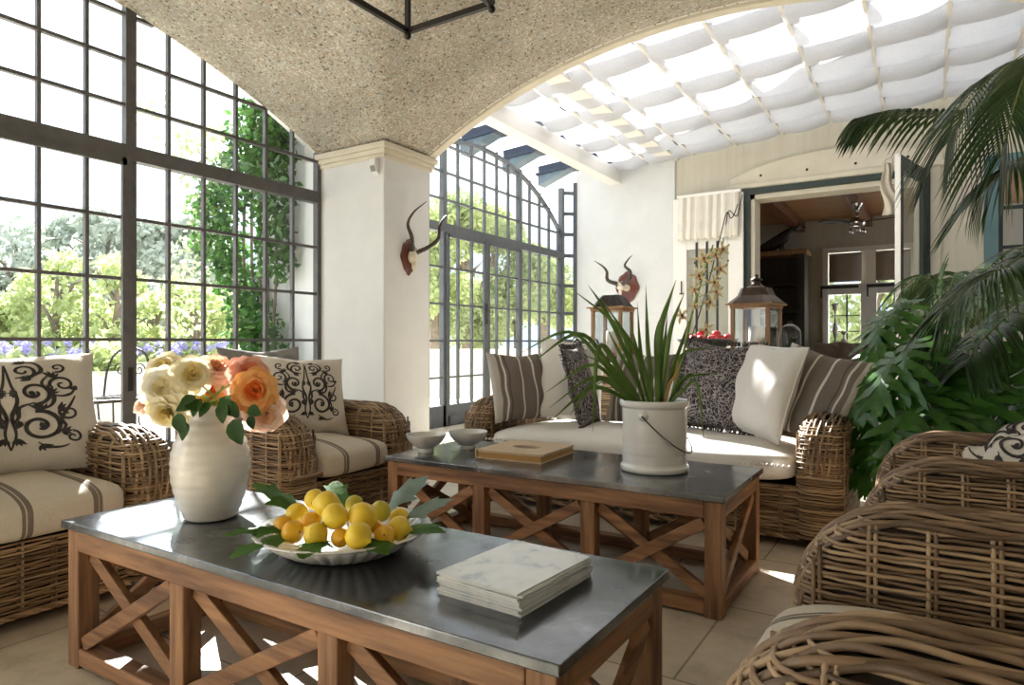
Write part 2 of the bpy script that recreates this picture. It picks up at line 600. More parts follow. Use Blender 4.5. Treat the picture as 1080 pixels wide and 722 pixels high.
M['kraft'] = mat('tan linen board', (0.50, 0.38, 0.25), (0.58, 0.45, 0.30), 0.8, scale=60, bmp=0.2)
M['kraft_edge'] = mat('ochre page edge', (0.38, 0.20, 0.06), (0.50, 0.29, 0.10), 0.8, scale=4, stretch=(1, 1, 300))
M['roof_metal'] = mat('bronze lantern roof', (0.055, 0.036, 0.028), (0.11, 0.075, 0.06), 0.4, scale=14, metal=0.5)
M['wax'] = mat('ivory wax', (0.85, 0.80, 0.70), rough=0.5)
M['plaque'] = mat('red brown plaque', (0.085, 0.018, 0.010), (0.15, 0.034, 0.018), 0.35, scale=8, coat=0.4)
M['bone'] = mat('bone', (0.66, 0.59, 0.47), (0.78, 0.72, 0.60), 0.6, scale=20, bmp=0.3)
M['horn'] = mat('dark ridged horn', (0.022, 0.016, 0.012), (0.075, 0.055, 0.04), 0.4, scale=30, bmp=0.3)
M['slate_bowl'] = mat('slate blue bowl', (0.13, 0.17, 0.20), (0.18, 0.22, 0.25), 0.5, scale=10)
M['red_fruit'] = mat('red fruit', (0.42, 0.02, 0.03), (0.58, 0.05, 0.05), 0.3, scale=14)
M['orchid'] = mat('ochre orchid petals', (0.66, 0.50, 0.20), (0.84, 0.74, 0.48), 0.5, scale=30, trans=0.3)
M['orchid_lip'] = mat('maroon orchid lip', (0.26, 0.05, 0.04), (0.36, 0.09, 0.07), 0.5, scale=30)
M['stem_green'] = mat('green stem', (0.22, 0.34, 0.06), (0.30, 0.42, 0.09), 0.5, scale=20)
M['pot'] = mat('grey planter', (0.20, 0.19, 0.18), (0.27, 0.26, 0.24), 0.7, scale=6)
M['soil'] = mat('potting soil', (0.05, 0.035, 0.025), (0.09, 0.065, 0.045), 0.95, scale=40, bmp=0.6)
M['chrome'] = mat('polished chrome', (0.6, 0.6, 0.6), rough=0.15, metal=1.0)
M['woven_blind'] = mat('taupe woven blind', (0.30, 0.25, 0.20), (0.42, 0.36, 0.29), 0.9, scale=30, stretch=(1, 1, 6))
M['dark_sofa'] = mat('dark brown upholstery', (0.05, 0.03, 0.025), (0.09, 0.055, 0.045), 0.85, scale=20)
M['plum'] = mat('plum velvet', (0.10, 0.025, 0.04), (0.16, 0.045, 0.065), 0.8, scale=20)
M['mushroom'] = mat('mushroom cotton', (0.26, 0.21, 0.18), (0.33, 0.27, 0.235), 0.9, scale=20)
M['rug_brown'] = mat('pink brown rug', (0.24, 0.155, 0.125), (0.32, 0.215, 0.175), 0.95, scale=30)
M['white_plastic'] = mat('white plastic', (0.74, 0.73, 0.70), rough=0.4)
B1, B2 = (0.80, 0.77, 0.70), (0.64, 0.59, 0.50)
M['ticking'] = stripe_mat('cream ticking stripe', B1, [(x / 14, B2 if i % 2 else B1) for i, x in enumerate(range(1, 14), 1)], weave=0.15)
M['stone_wall'] = mat('pale garden wall', (0.66, 0.63, 0.57), (0.74, 0.71, 0.65), 0.9, scale=3)
ROSE = {
    'cream': (mat('cream rose petals', (0.80, 0.70, 0.42), (0.92, 0.89, 0.74), 0.6, scale=20, trans=0.3, island=True, lo=0.1, hi=0.95), mat('cream rose heart', (0.82, 0.66, 0.25), (0.86, 0.74, 0.38), 0.6, scale=20, trans=0.25, island=True, lo=0.1, hi=0.95)),
    'white': (mat('white rose petals', (0.84, 0.80, 0.64), (0.93, 0.92, 0.86), 0.6, scale=20, trans=0.3, island=True, lo=0.1, hi=0.95), mat('white rose heart', (0.82, 0.72, 0.40), (0.88, 0.80, 0.55), 0.6, scale=20, trans=0.25, island=True, lo=0.1, hi=0.95)),
    'blush': (mat('blush rose petals', (0.86, 0.58, 0.44), (0.93, 0.80, 0.70), 0.6, scale=20, trans=0.3, island=True, lo=0.1, hi=0.95), mat('blush rose heart', (0.86, 0.50, 0.28), (0.88, 0.58, 0.38), 0.6, scale=20, trans=0.25, island=True, lo=0.1, hi=0.95)),
    'pink': (mat('pink rose petals', (0.84, 0.38, 0.26), (0.92, 0.68, 0.56), 0.6, scale=20, trans=0.3, island=True, lo=0.1, hi=0.95), mat('pink rose heart', (0.80, 0.26, 0.15), (0.84, 0.38, 0.24), 0.6, scale=20, trans=0.25, island=True, lo=0.1, hi=0.95)),
    'orange': (mat('apricot rose petals', (0.86, 0.32, 0.05), (0.93, 0.62, 0.26), 0.6, scale=20, trans=0.3, island=True, lo=0.1, hi=0.95), mat('orange rose heart', (0.78, 0.16, 0.03), (0.85, 0.26, 0.05), 0.6, scale=20, trans=0.25, island=True, lo=0.1, hi=0.95)),
}
# ------------------------------------------------------------------ room shell
WX = -4.65           # plane of the steel windows
PX0, PX1, PY0, PY1 = -4.65, -3.86, 4.14, 4.74      # pillar
FY = 9.0             # far wall
R1c, H1 = 1.0, 3.14  # long vault: profile over Y
rise1, spr = 0.76, 2.62
Rad1 = (H1 ** 2 + rise1 ** 2) / (2 * rise1)
C2c, H2, rise2 = -1.40, 2.46, 0.66
Rad2 = (H2 ** 2 + rise2 ** 2) / (2 * rise2)


def z1(y):
    q = Rad1 ** 2 - (y - R1c) ** 2
    return spr + math.sqrt(max(q, 0)) - (Rad1 - rise1)


def z2(x):
    q = Rad2 ** 2 - (x - C2c) ** 2
    return spr + math.sqrt(max(q, 0)) - (Rad2 - rise2)


# floor
b = MB()
b.box(-4.9, -3.2, -0.12, 3.0, 14.2, 0.0)
struct(b.build('floor', M['floor']))

# vault
b = MB()
xs = sorted(set([WX + 0.015, -4.4, -4.12] + list(np.linspace(-3.86, 1.06, 100)) + [1.4, 2.0, 2.6]))
ys = sorted(set([-3.0, -2.6] + list(np.linspace(-2.14, 4.14, 120)) + [4.3, 4.5, 4.66, 4.74]))
V = {}
vl, fl = [], []
for i, x in enumerate(xs):
    for j, y in enumerate(ys):
        inx, iny = -3.8601 <= x <= 1.0601, -2.1401 <= y <= 4.1401
        if not (inx or iny):
            continue
        z = max(z1(y), z2(x)) if (inx and iny) else (z1(y) if iny else z2(x))
        V[i, j] = len(vl)
        vl.append((x, y, z))
for i in range(len(xs) - 1):
    for j in range(len(ys) - 1):
        k = [(i, j), (i, j + 1), (i + 1, j + 1), (i + 1, j)]
        if all(q in V for q in k):
            fl.append([V[q] for q in k])
b.add(vl, fl)
vault = struct(b.build('ceiling', M['pebble'], smooth=True))
# the roof slab above the vault
b = MB()
b.box(-4.85, -3.0, 3.50, 2.6, 4.70, 3.62)
struct(b.build('ceiling_slab', M['stucco']))

# spandrel over the cross arch and its painted rim
def arch_strip(zfun, h0, h1, n, off0, off1):
    return [(h, zfun(h) + off0) for h in np.linspace(h0, h1, n)], [(h, zfun(h) + off1) for h in np.linspace(h0, h1, n)]

b = MB()
lo_ = [(x, z2(x)) for x in np.linspace(-3.86, 1.06, 60)]
b.prism(lo_ + [(2.6, 2.62), (2.6, 3.95), (-4.05, 3.95), (-4.05, 2.62)], 1, 4.66, 4.74)
wl = struct(b.build('wall_arch', M['stucco'], fix=True))
b = MB()
c_ = np.array([(x, 4.735, z2(x) - 0.0) for x in np.linspace(-3.86, 1.06, 80)])
pts = np.stack([c_ + np.array(o) for o in ((0, -0.055, 0.005), (0, -0.055, -0.022), (0, 0.03, -0.022), (0, 0.03, 0.03))], axis=1)
b.grid(pts, closed_v=True)
struct(b.build('trim_1', M['trim'], smooth=False, fix=True))

# facade above the first window arch
b = MB()
lo_ = [(y, z1(y) + 0.13) for y in np.linspace(-2.14, 4.14, 60)]
b.prism(lo_ + [(4.14, 3.70), (-2.14, 3.70)], 0, -4.85, -4.70)
struct(b.build('wall_left', M['stucco_white'], fix=True))

# pillar with cornice
b = MB()
b.box(PX0 - 0.2, PY0, 0, PX1, PY1, 2.60)
pil = struct(b.build('pillar', M['stucco_white'], bevel=0.012))
b = MB()
for z0_, z1_, e in ((2.50, 2.535, 0.018), (2.535, 2.575, 0.035), (2.575, 2.625, 0.055)):
    b.box(PX0, PY0 - e, z0_, PX1 + e, PY1 + e, z1_)
b.build('cornice', M['trim'], pil, bevel=0.006)

# low upstand of the conservatory side, far wall and its openings
DX0, DX1, DZ = -2.0, -0.05, 2.93
TX0, TX1, TZ0, TZ1 = 0.52, 1.9, 0.55, 3.0
b = MB()
b.box(-4.48, FY, 0, DX0, FY + 0.3, 8.0)
b.box(DX0, FY, DZ, DX1, FY + 0.3, 8.0)
b.box(DX1, FY, 0, TX0, FY + 0.3, 8.0)
b.box(TX0, FY, TZ1, TX1, FY + 0.3, 8.0)
b.box(TX0, FY, 0, TX1, FY + 0.3, TZ0)
b.box(TX1, FY, 0, 3.0, FY + 0.3, 8.0)
struct(b.build('wall_back', M['far_wall']))
b = MB()
b.box(2.6, -3.0, 0, 2.8, 4.70, 3.62)
b.box(2.6, 4.70, 0, 2.8, FY, 4.6)
struct(b.build('wall_right', M['stucco']))
b = MB()
b.box(-4.85, -3.2, 0, 2.8, -3.0, 3.62)
struct(b.build('wall_fill_blocker', M['stucco']))  # unseen closed wall behind the camera, added to cut fill light

# white strip of wall beside the far window
b = MB()
b.box(-4.475, FY - 0.035, 0, -2.97, FY - 0.001, 3.6)
struct(b.build('trim_2', M['stucco_white']))

# arched surround above the far door
b = MB()
a0, a1, za, zc = -2.22, 0.14, 3.10, 3.32
half = (a1 - a0) / 2
rr = (half ** 2 + (zc - za) ** 2) / (2 * (zc - za))
arc = [(x, math.sqrt(rr * rr - (x - (a0 + a1) / 2) ** 2) - rr + zc) for x in np.linspace(a0, a1, 40)]
b.prism([(a1, DZ + 0.02), (a0, DZ + 0.02)] + arc, 1, FY - 0.05, FY)
b.box(a0 - 0.03, FY - 0.075, DZ + 0.03, a1 + 0.03, FY - 0.05, DZ + 0.085)
b.box(a0 + 0.02, FY - 0.05, 0, DX0 - 0.07, FY, DZ + 0.02)
b.box(DX1 + 0.07, FY - 0.05, 0, a1 - 0.02, FY, DZ + 0.02)
sur = struct(b.build('trim_3', M['trim'], fix=True, bevel=0.006))
# pegs along the surround
for i, x in enumerate((-1.83, -1.28, -0.74, -0.2)):
    q = MB()
    q.sphere((0, 0, 0), 0.016, 8, 6)
    p = q.build('wall_peg', M['black'])
    p.location = (x, FY - 0.06, DZ + 0.17)
    tag(p, 'small black peg on the moulding over the far doorway, %s from the door hinge side' % ('fourth', 'third', 'second', 'first')[i], 'peg', 'pegs over the doorway')

# dark green door frame with cream inner stop
b = MB()
for x0, x1 in ((DX0 - 0.07, DX0 + 0.04), (DX1 - 0.04, DX1 + 0.07)):
    b.box(x0, FY - 0.06, 0, x1, FY + 0.12, DZ + 0.02)
b.box(DX0 + 0.04, FY - 0.058, DZ - 0.06, DX1 - 0.04, FY + 0.12, DZ + 0.02)
fr = struct(b.build('trim_4', M['dark_green'], bevel=0.004))
b = MB()
b.box(DX0 + 0.04, FY - 0.02, 0, DX0 + 0.09, FY + 0.3, DZ - 0.06)
b.box(DX1 - 0.09, FY - 0.02, 0, DX1 - 0.04, FY + 0.3, DZ - 0.06)
b.box(DX0 + 0.04, FY - 0.02, DZ - 0.12, DX1 - 0.04, FY + 0.3, DZ - 0.06)
b.build('door_stop', M['trim'], fr)


# ------------------------------------------------------------------ steel windows
def steel_window(name, ylist, thick, zlist, ztop, transom, y0, y1, col, arch=True, doors=()):
    b = MB()
    dw = 0.032
    for y in ylist:
        w = 0.07 if any(abs(y - t) < 0.01 for t in thick) else 0.022
        d = 0.03 if w > 0.03 else 0.018
        zt = ztop(y) + 0.05
        b.box(WX - d, y - w / 2, 0.0, WX + d, y + w / 2, zt)
    for z in zlist:
        # clip to where the arch is above the bar
        yy = [y for y in np.linspace(y0, y1, 240) if ztop(y) >= z - 0.01]
        if yy:
            b.box(WX - 0.017, yy[0], z - 0.011, WX + 0.017, yy[-1], z + 0.011)
    b.box(WX - 0.04, y0, transom - 0.055, WX + 0.04, y1, transom + 0.045)
    b.box(WX - 0.03, y0, 0.0, WX + 0.03, y1, 0.24)                      # kick plate
    for y in (y0, y1):
        b.box(WX - 0.03, y - 0.025, 0, WX + 0.03, y + 0.025, ztop(y) + 0.02)
    for da, db in doors:                                                # door leaf frames
        for y in (da, db):
            b.box(WX + 0.018, y - 0.03, 0.02, WX + 0.045, y + 0.03, transom - 0.05)
        b.box(WX + 0.018, da, transom - 0.10, WX + 0.045, db, transom - 0.05)
        b.box(WX + 0.018, da, 0.02, WX + 0.045, db, 0.12)
    if arch:
        L = np.linspace(y0, y1, 70)
        P = np.stack([np.array([(WX + dx, y, ztop(y) + dz) for y in L]) for dx, dz in ((-0.025, -0.02), (0.025, -0.02), (0.025, 0.022), (-0.025, 0.022))], axis=1)
        b.grid(P, closed_v=True)
    root = struct(b.build(name, col, fix=True))
    g = MB()
    L = np.linspace(y1, y0, 60)
    g.prism([(y0, 0.2), (y1, 0.2)] + [(y, ztop(y)) for y in L], 0, WX - 0.003, WX + 0.003)
    g.build('glass', M['glass'], root, fix=True)
    return root


base_y = 2.464
ys1 = [base_y + 0.2757 * k for k in range(-17, 7)]
w1 = steel_window('window_1', ys1, [base_y, base_y - 6 * 0.2757, base_y - 12 * 0.2757], [0.13 + 0.0, 0.555, 0.97, 1.385, 1.80, 2.57, 2.88, 3.19],
                  lambda y: z1(min(max(y, -2.13), 4.13)), 2.25, -2.14, 4.125, M['steel'], arch=False, doors=((base_y - 3 * 0.2757 + 0.032, base_y - 0.035), (base_y - 6 * 0.2757 + 0.035, base_y - 3 * 0.2757 - 0.032)))
A2c, A2h, A2r = 6.77, 1.99, 3.02


def z_a2(y):
    return 3.33 - A2r + math.sqrt(max(A2r ** 2 - (y - A2c) ** 2, 0.0))


ys2 = [A2c + 0.2735 * k for k in range(-7, 8)]
w2 = steel_window('window_2', ys2, [A2c - 3 * 0.2735, A2c + 3 * 0.2735], [0.555, 0.97, 1.385, 1.80, 2.57, 2.88, 3.19], z_a2, 2.25, 4.78, 8.76, M['steel_blue'],
                  doors=((A2c - 3 * 0.2735 + 0.035, A2c - 0.032), (A2c + 0.032, A2c + 3 * 0.2735 - 0.035)))
# handle plate on the far doors
q = MB()
q.box(WX + 0.04, A2c - 0.05, 1.18, WX + 0.062, A2c - 0.01, 1.42)
q.tube([(WX + 0.06, A2c - 0.03, 1.32), (WX + 0.10, A2c - 0.03, 1.32), (WX + 0.11, A2c - 0.10, 1.31)], 0.012, 6)
q.build('door_handle', M['black'], w2)
q = MB()
q.box(WX + 0.04, base_y - 0.03, 0.62, WX + 0.055, base_y + 0.0, 0.78)
q.build('door_handle', M['black'], w1)

# narrow glazed strip where window meets far wall
b = MB()
for y in (8.80, FY + 0.02):
    pass
b.box(WX - 0.03, 8.76, 0, WX + 0.035, 8.84, 3.25)
b.box(-4.53, FY - 0.05, 0, -4.47, FY + 0.02, 3.35)
for z in (0.12, 0.555, 0.97, 1.385, 1.80, 2.25, 2.57, 2.88, 3.19):
    b.bar((WX, 8.84, z), (-4.50, FY - 0.02, z), 0.025, 0.05)
w4 = struct(b.build('window_4', M['steel_blue']))
g = MB()
g.bar((WX + 0.01, 8.84, 1.7), (-4.51, FY - 0.02, 1.7), 0.005, 3.1)
g.build('glass', M['glass'], w4)

# teal window in the far wall
b = MB()
f_ = 0.13
b.box(TX0, FY - 0.06, TZ0, TX0 + f_, FY + 0.1, TZ1)
b.box(TX1 - f_, FY - 0.06, TZ0, TX1, FY + 0.1, TZ1)
b.box(TX0 + f_, FY - 0.058, TZ1 - f_, TX1 - f_, FY + 0.1, TZ1)
b.box(TX0 + f_, FY - 0.058, TZ0, TX1 - f_, FY + 0.1, TZ0 + f_)
w3 = struct(b.build('window_3', M['teal'], bevel=0.006))
b = MB()
xm = TX0 + f_
for k in range(6):
    x = xm + 0.02 + k * (TX1 - TX0 - 2 * f_ - 0.04) / 5
    b.box(x - 0.02, FY - 0.02, TZ0 + f_, x + 0.02, FY + 0.03, TZ1 - f_)
for k in range(6):
    z = TZ0 + f_ + 0.02 + k * (TZ1 - TZ0 - 2 * f_ - 0.04) / 5
    b.box(TX0 + f_, FY - 0.015, z - 0.018, TX1 - f_, FY + 0.025, z + 0.018)
b.build('glazing_bars', M['dark_green'], w3)
g = MB()
g.box(TX0 + f_, FY + 0.0, TZ0 + f_, TX1 - f_, FY + 0.006, TZ1 - f_)
g.build('glass', M['glass'], w3)

# ------------------------------------------------------------------ conservatory roof


def zr(x):
    return 3.53 + 0.072 * (x + 3.3)


b = MB()
b.box(-3.95, 4.74, 3.24, -3.76, FY, 3.44)
struct(b.build('trim_5', M['white_paint'], bevel=0.01))
bx = [-3.74, -3.30, -2.715, -2.145, -1.57, -1.0, -0.436, 0.148, 0.72, 1.3, 1.88, 2.5]
for i, x in enumerate(bx[1:-1]):
    b = MB()
    w = 0.018
    b.box(x - w, 4.74, zr(x) - 0.075, x + w, FY, zr(x) - 0.025)
    struct(b.build('trim_%d' % (6 + i), M['white_paint'], bevel=0.005))
b = MB()
b.box(-3.12, 4.74, zr(-3.0) - 0.10, -2.90, FY - 0.05, zr(-3.0) - 0.06)
struct(b.build('trim_20', M['white_paint'], bevel=0.006))
ordn = ['first', 'second', 'third', 'fourth', 'fifth', 'sixth', 'seventh', 'eighth', 'ninth', 'tenth', 'eleventh']
per = 0.98
for i in range(len(bx) - 1):
    xa, xb = bx[i] + 0.012, bx[i + 1] - 0.012
    Ly = np.linspace(4.76, FY - 0.03, 110)
    Lx = np.linspace(xa, xb, 9)
    P = np.zeros((len(Lx), len(Ly), 3))
    ph = 0.06 * ((i * 7) % 5)
    for a, x in enumerate(Lx):
        u = (x - xa) / (xb - xa)
        for c, y in enumerate(Ly):
            t = ((y - 4.84 - 0.25) / (per / 2)) % 1.0
            sag = 0.075 * (1 - abs(2 * t - 1) ** 2.2)
            P[a, c] = (x, y, zr(x) - 0.035 - sag * (0.75 + 0.5 * math.sin(PI * u)) + 0.006 * math.sin(9 * y + 5 * u + i))
    b = MB()
    b.grid(P)
    o = b.build('roof_blind', M['canopy'], smooth=True)
    o['label'] = 'sagging white cloth roof panel between battens, %s counted from the white eave beam' % ordn[i]
    o['category'] = 'roof blind'
    o['group'] = 'cloth roof panels'
    # slim cross rods sewn into each fold
    for k in range(8):
        y = 5.09 + k * per / 2
        rd = MB()
        rd.tube([(xa, y, zr(xa) - 0.04), (xb, y, zr(xb) - 0.04)], 0.006, 5)
        rd.build('cross_rod', M['white_paint'], o)

# navy pergola beams above the cloth, running out past the eave to the window
for k in range(5):
    y = 8.76 - 0.98 * k
    t = thing('pergola_beam', 'navy roof beam crossing above the eave beam, %s counted from the far wall' % ordn[k], 'beam', (-4.05, y, 3.525), (0, -math.atan(0.072), 0), 'pergola beams')
    b = MB()
    b.box(-0.95, -0.13, 0.0, 6.5, 0.13, 0.035)
    b.box(-0.95, -0.03, 0.035, 6.5, 0.03, 0.16)
    b.build('beam', M['navy'], t, bevel=0.004)
    b = MB()
    b.prism([(-0.93, 0.0), (-0.42, 0.0), (-0.93, -0.15)], 1, -0.10, 0.10)
    b.build('gusset', M['slate_blue'], t, fix=True)
    for sx in (-0.14, -0.05):
        q = MB()
        q.sphere((0.0, 0, 0), 0.018, 8, 6, scale=(1, 1, 0.5))
        h = q.build('bolt', M['chrome'], t)
        h.location = (sx - 0.1, 0.04, -0.003)

# ------------------------------------------------------------------ door leaves


def door_leaf(name, w, h, inner, outer, glassmat, bars):
    """leaf in local x 0..w, thickness along y, hinge at x=0"""
    b = MB()
    st, t = (0.12 if name == 'door_2' else 0.19), 0.022
    b.box(0, -t, 0.01, st, t, h); b.box(w - st, -t, 0.01, w, t, h)
    ht = h - 0.16 if name == 'door_2' else 2.20
    b.box(st, -t, ht, w - st, t, h)
    b.box(st, -t, 0.01, w - st, t, 0.24)
    b.box(st, -t, 0.80, w - st, t, 0.92)
    root = struct(b.build(name, inner, bevel=0.005))
    p = MB()
    p.box(st, -0.008, 0.24, w - st, 0.008, 0.80)
    p.build('door_panel', outer, root)
    m = MB()
    for k in range(1, bars + 1):
        x = st + (w - 2 * st) * k / (bars + 1)
        m.box(x - 0.014, -0.036, 0.88, x + 0.014, -0.024, ht + 0.09)
    m.build('glazing_bars', M['black'] if name == 'door_1' else inner, root)
    g = MB()
    g.box(st, -0.003, 0.92, w - st, 0.003, ht)
    g.build('glass', glassmat, root)
    return root


d1 = door_leaf('door_1', 0.93, 2.90, M['white_paint'], M['white_paint'], M['glass'], 3)
d1.location = (-2.96, FY - 0.115, 0.0)
# rack hooks and catches on the white leaf
for x, z, l in ((0.10, 2.62, 0.26), (0.12, 1.78, 0.17)):
    q = MB()
    q.tube([(x, -0.035, z), (x, -0.035, z - l)], 0.008, 6)
    q.sphere((x, -0.035, z - l), 0.020, 8, 6, scale=(1.6, 1, 0.5))
    q.build('shutter_hook', M['black'], d1, smooth=True)
for x, z in ((0.30, 2.02), (0.52, 2.02), (0.74, 2.02)):
    q = MB()
    q.sphere((x, -0.028, z), 0.012, 8, 6)
    q.build('bolt', M['black'], d1)
d2 = door_leaf('door_2', 0.95, 2.92, M['dark_green'], M['dark_green'], M['glass'], 0)
d2.location = (DX1 + 0.01, FY - 0.07, 0.0)
d2.rotation_euler = (0, 0, R(180 + 76))
q = MB()
q.box(0.945, -0.026, 0.01, 0.958, 0.026, 2.92)
q.build('door_edge', M['white_paint'], d2)
q = MB()
q.box(0.86, -0.05, 0.98, 0.90, 0.05, 1.22)
q.tube([(0.88, 0.05, 1.12), (0.88, 0.085, 1.12), (0.78, 0.09, 1.11)], 0.011, 6)
q.build('door_handle', M['black'], d2)

# striped roman blind on the white leaf
t = thing('roman_blind', 'cream ticking striped roman blind gathered at the top of the white door leaf', 'blind', (-2.89, FY - 0.155, 2.30))
b = MB()
nz = 26
P, U = [], []
for i in range(49):
    u = i / 48
    row = []
    for j in range(nz):
        v = j / (nz - 1)
        z = 0.02 + 0.60 * v
        y = -0.02 - 0.055 * (1 - v) * (0.55 + 0.45 * abs(math.sin(v * PI * 2.5))) + 0.006 * math.sin(u * 2 * PI * 9)
        row.append((0.02 + 0.80 * u, y, z + 0.010 * math.sin(u * 2 * PI * 9) * (1 - v)))
        U.append((u, v))
    P.append(row)
b.grid(P, uv=U)
o = b.build('blind_cloth', M['ticking'], t, smooth=True)
md = o.modifiers.new('thick', 'SOLIDIFY'); md.thickness = 0.01
q = MB()
q.box(0.0, -0.03, 0.60, 0.84, 0.02, 0.635)
q.build('head_rail', M['white_paint'], t)
q = MB()
q.tube(spline([(0.86, -0.04, 0.55), (0.80, -0.05, 0.28), (0.70, -0.06, 0.36), (0.66, -0.05, 0.2), (0.60, -0.05, -0.2)], 20), 0.006, 5)
q.build('pull_cord', M['black'], t)

# cloth bag hanging on the dark leaf
pt = at(941, 192, Y=8.22)
t = thing('hanging_cloth', 'pale cloth with ties hanging from the top edge of the dark open door', 'cloth', (pt.x - 0.012, pt.y, 2.32))
b = MB()
P = []
for i in range(13):
    u = i / 12
    P.append([(-0.08 + 0.16 * u * (0.45 + 0.55 * (1 - v / 14)) + 0.02 * math.sin(v * 0.6), 0.018 * math.sin(u * 9 + v * 0.5) - 0.03, 0.56 * v / 14) for v in range(15)])
b.grid(P)
o = b.build('cloth', M['linen'], t, smooth=True)
o.modifiers.new('thick', 'SOLIDIFY').thickness = 0.008
q = MB()
q.tube(spline([(-0.06, -0.03, 0.55), (-0.05, 0.0, 0.60), (0.0, 0.02, 0.62), (0.02, -0.02, 0.56)], 12), 0.006, 5)
q.build('tie', M['linen'], t)

# ------------------------------------------------------------------ room beyond the doorway
b = MB()
b.box(-3.4, FY + 0.3, 0, -3.2, 14.2, 3.4)
struct(b.build('wall_room_left', M['far_wall']))
b = MB()
b.box(2.4, FY + 0.3, 0, 2.6, 12.2, 3.4)  # unseen side, closed only in part to set the far room's daylight
struct(b.build('wall_room_right', M['far_wall']))
GX0, GX1, GZ0, GZ1 = -1.72, 0.62, 0.0, 2.75
b = MB()
b.box(-3.4, 14.0, 0, GX0, 14.2, 3.4)
b.box(GX1, 14.0, 0, 2.6, 14.2, 3.4)
b.box(GX0, 14.0, GZ1, GX1, 14.2, 3.4)
struct(b.build('wall_room_back', M['far_wall']))
b = MB()
b.box(-3.4, FY + 0.3, 3.3, 2.6, 14.2, 3.45)
struct(b.build('ceiling_room', M['ceiling_plank']))
for k, x in enumerate((-2.12, -0.97, 0.2)):
    b = MB()
    b.box(x - 0.09, FY + 0.3, 3.10, x + 0.09, 14.0, 3.30)
    struct(b.build('trim_%d' % (21 + k), M['beam_wood'], bevel=0.008))
b = MB()
b.box(GX0, 13.94, 0, GX0 + 0.10, 14.15, GZ1); b.box(GX1 - 0.10, 13.94, 0, GX1, 14.15, GZ1)
b.box(GX0 + 0.10, 13.945, GZ1 - 0.10, GX1 - 0.10, 14.15, GZ1)
b.box(GX0 + 0.1, 13.965, 0, GX1 - 0.1, 14.12, 0.55)
for k in range(1, 3):
    x = GX0 + (GX1 - GX0) * k / 3
    b.box(x - 0.13, 13.96, 0.5, x + 0.13, 14.12, GZ1 - 0.1)
b.box(GX0 + 0.1, 13.968, 1.86, GX1 - 0.1, 14.10, 2.06)
w5 = struct(b.build('window_5', M['white_paint'], bevel=0.006))
b = MB()
for k in range(3):
    xa = GX0 + (GX1 - GX0) * k / 3 + 0.15
    xb = GX0 + (GX1 - GX0) * (k + 1) / 3 - 0.15
    b.box(xa + 0.25, 14.02, 0.55, xa + 0.275, 14.06, 1.86)
    for z in (0.85, 1.15, 1.45):
        b.box(xa, 14.02, z, xb, 14.06, z + 0.02)
b.build('glazing_bars', M['black'], w5)
g = MB()
g.box(GX0 + 0.1, 14.05, 0.5, GX1 - 0.1, 14.056, GZ1 - 0.1)
g.build('glass', M['glass'], w5)
b = MB()
for k in range(2):
    xa = GX0 + (GX1 - GX0) * k / 3
    b.box(xa - 0.03, 13.90, 1.97, xa + 0.62, 13.93, 2.03)
    b.box(xa - 0.028, 13.902, 1.80, xa + 0.0, 13.928, 1.97)
b.build('espagnolette', M['black'], w5)
# ------------------------------------------------------------------ garden outside
b = MB()
b.box(-60, -40, -0.14, -4.9, 60, -0.02)
b.box(-4.9, 14.2, -0.14, 60, 60, -0.02)
struct(b.build('ground', M['ground']))


def leaf_cloud(b, blobs, n, size, flat=0.0, mat=0, shell=0.55):
    """n folded leaf quads scattered through ellipsoids blobs = [(centre, radii)]"""
    w = np.array([r[0] * r[1] * r[2] for _c, r in blobs]) ** 0.67
    w /= w.sum()
    which = rng.choice(len(blobs), n, p=w)
    d = rng.normal(size=(n, 3)); d /= np.linalg.norm(d, axis=1, keepdims=True)
    rad = shell + (1 - shell) * rng.random(n) ** 0.6
    C = np.array([c for c, _r in blobs], dtype=float)[which]
    RR = np.array([r for _c, r in blobs], dtype=float)[which]
    P = C + d * RR * rad[:, None]
    T = rng.normal(size=(n, 3)); T[:, 2] -= 0.5
    T /= np.linalg.norm(T, axis=1, keepdims=True)
    S = np.cross(T, rng.normal(size=(n, 3))); S /= np.linalg.norm(S, axis=1, keepdims=True)
    L = size * (0.6 + 0.8 * rng.random(n))[:, None]
    W = L * 0.28
    V = np.stack([P, P + T * L * 0.45 + S * W, P + T * L, P + T * L * 0.45 - S * W], axis=1).reshape(-1, 3)
    fs = [(4 * i, 4 * i + 1, 4 * i + 2, 4 * i + 3) for i in range(n)]
    b.add(V, fs, mat)


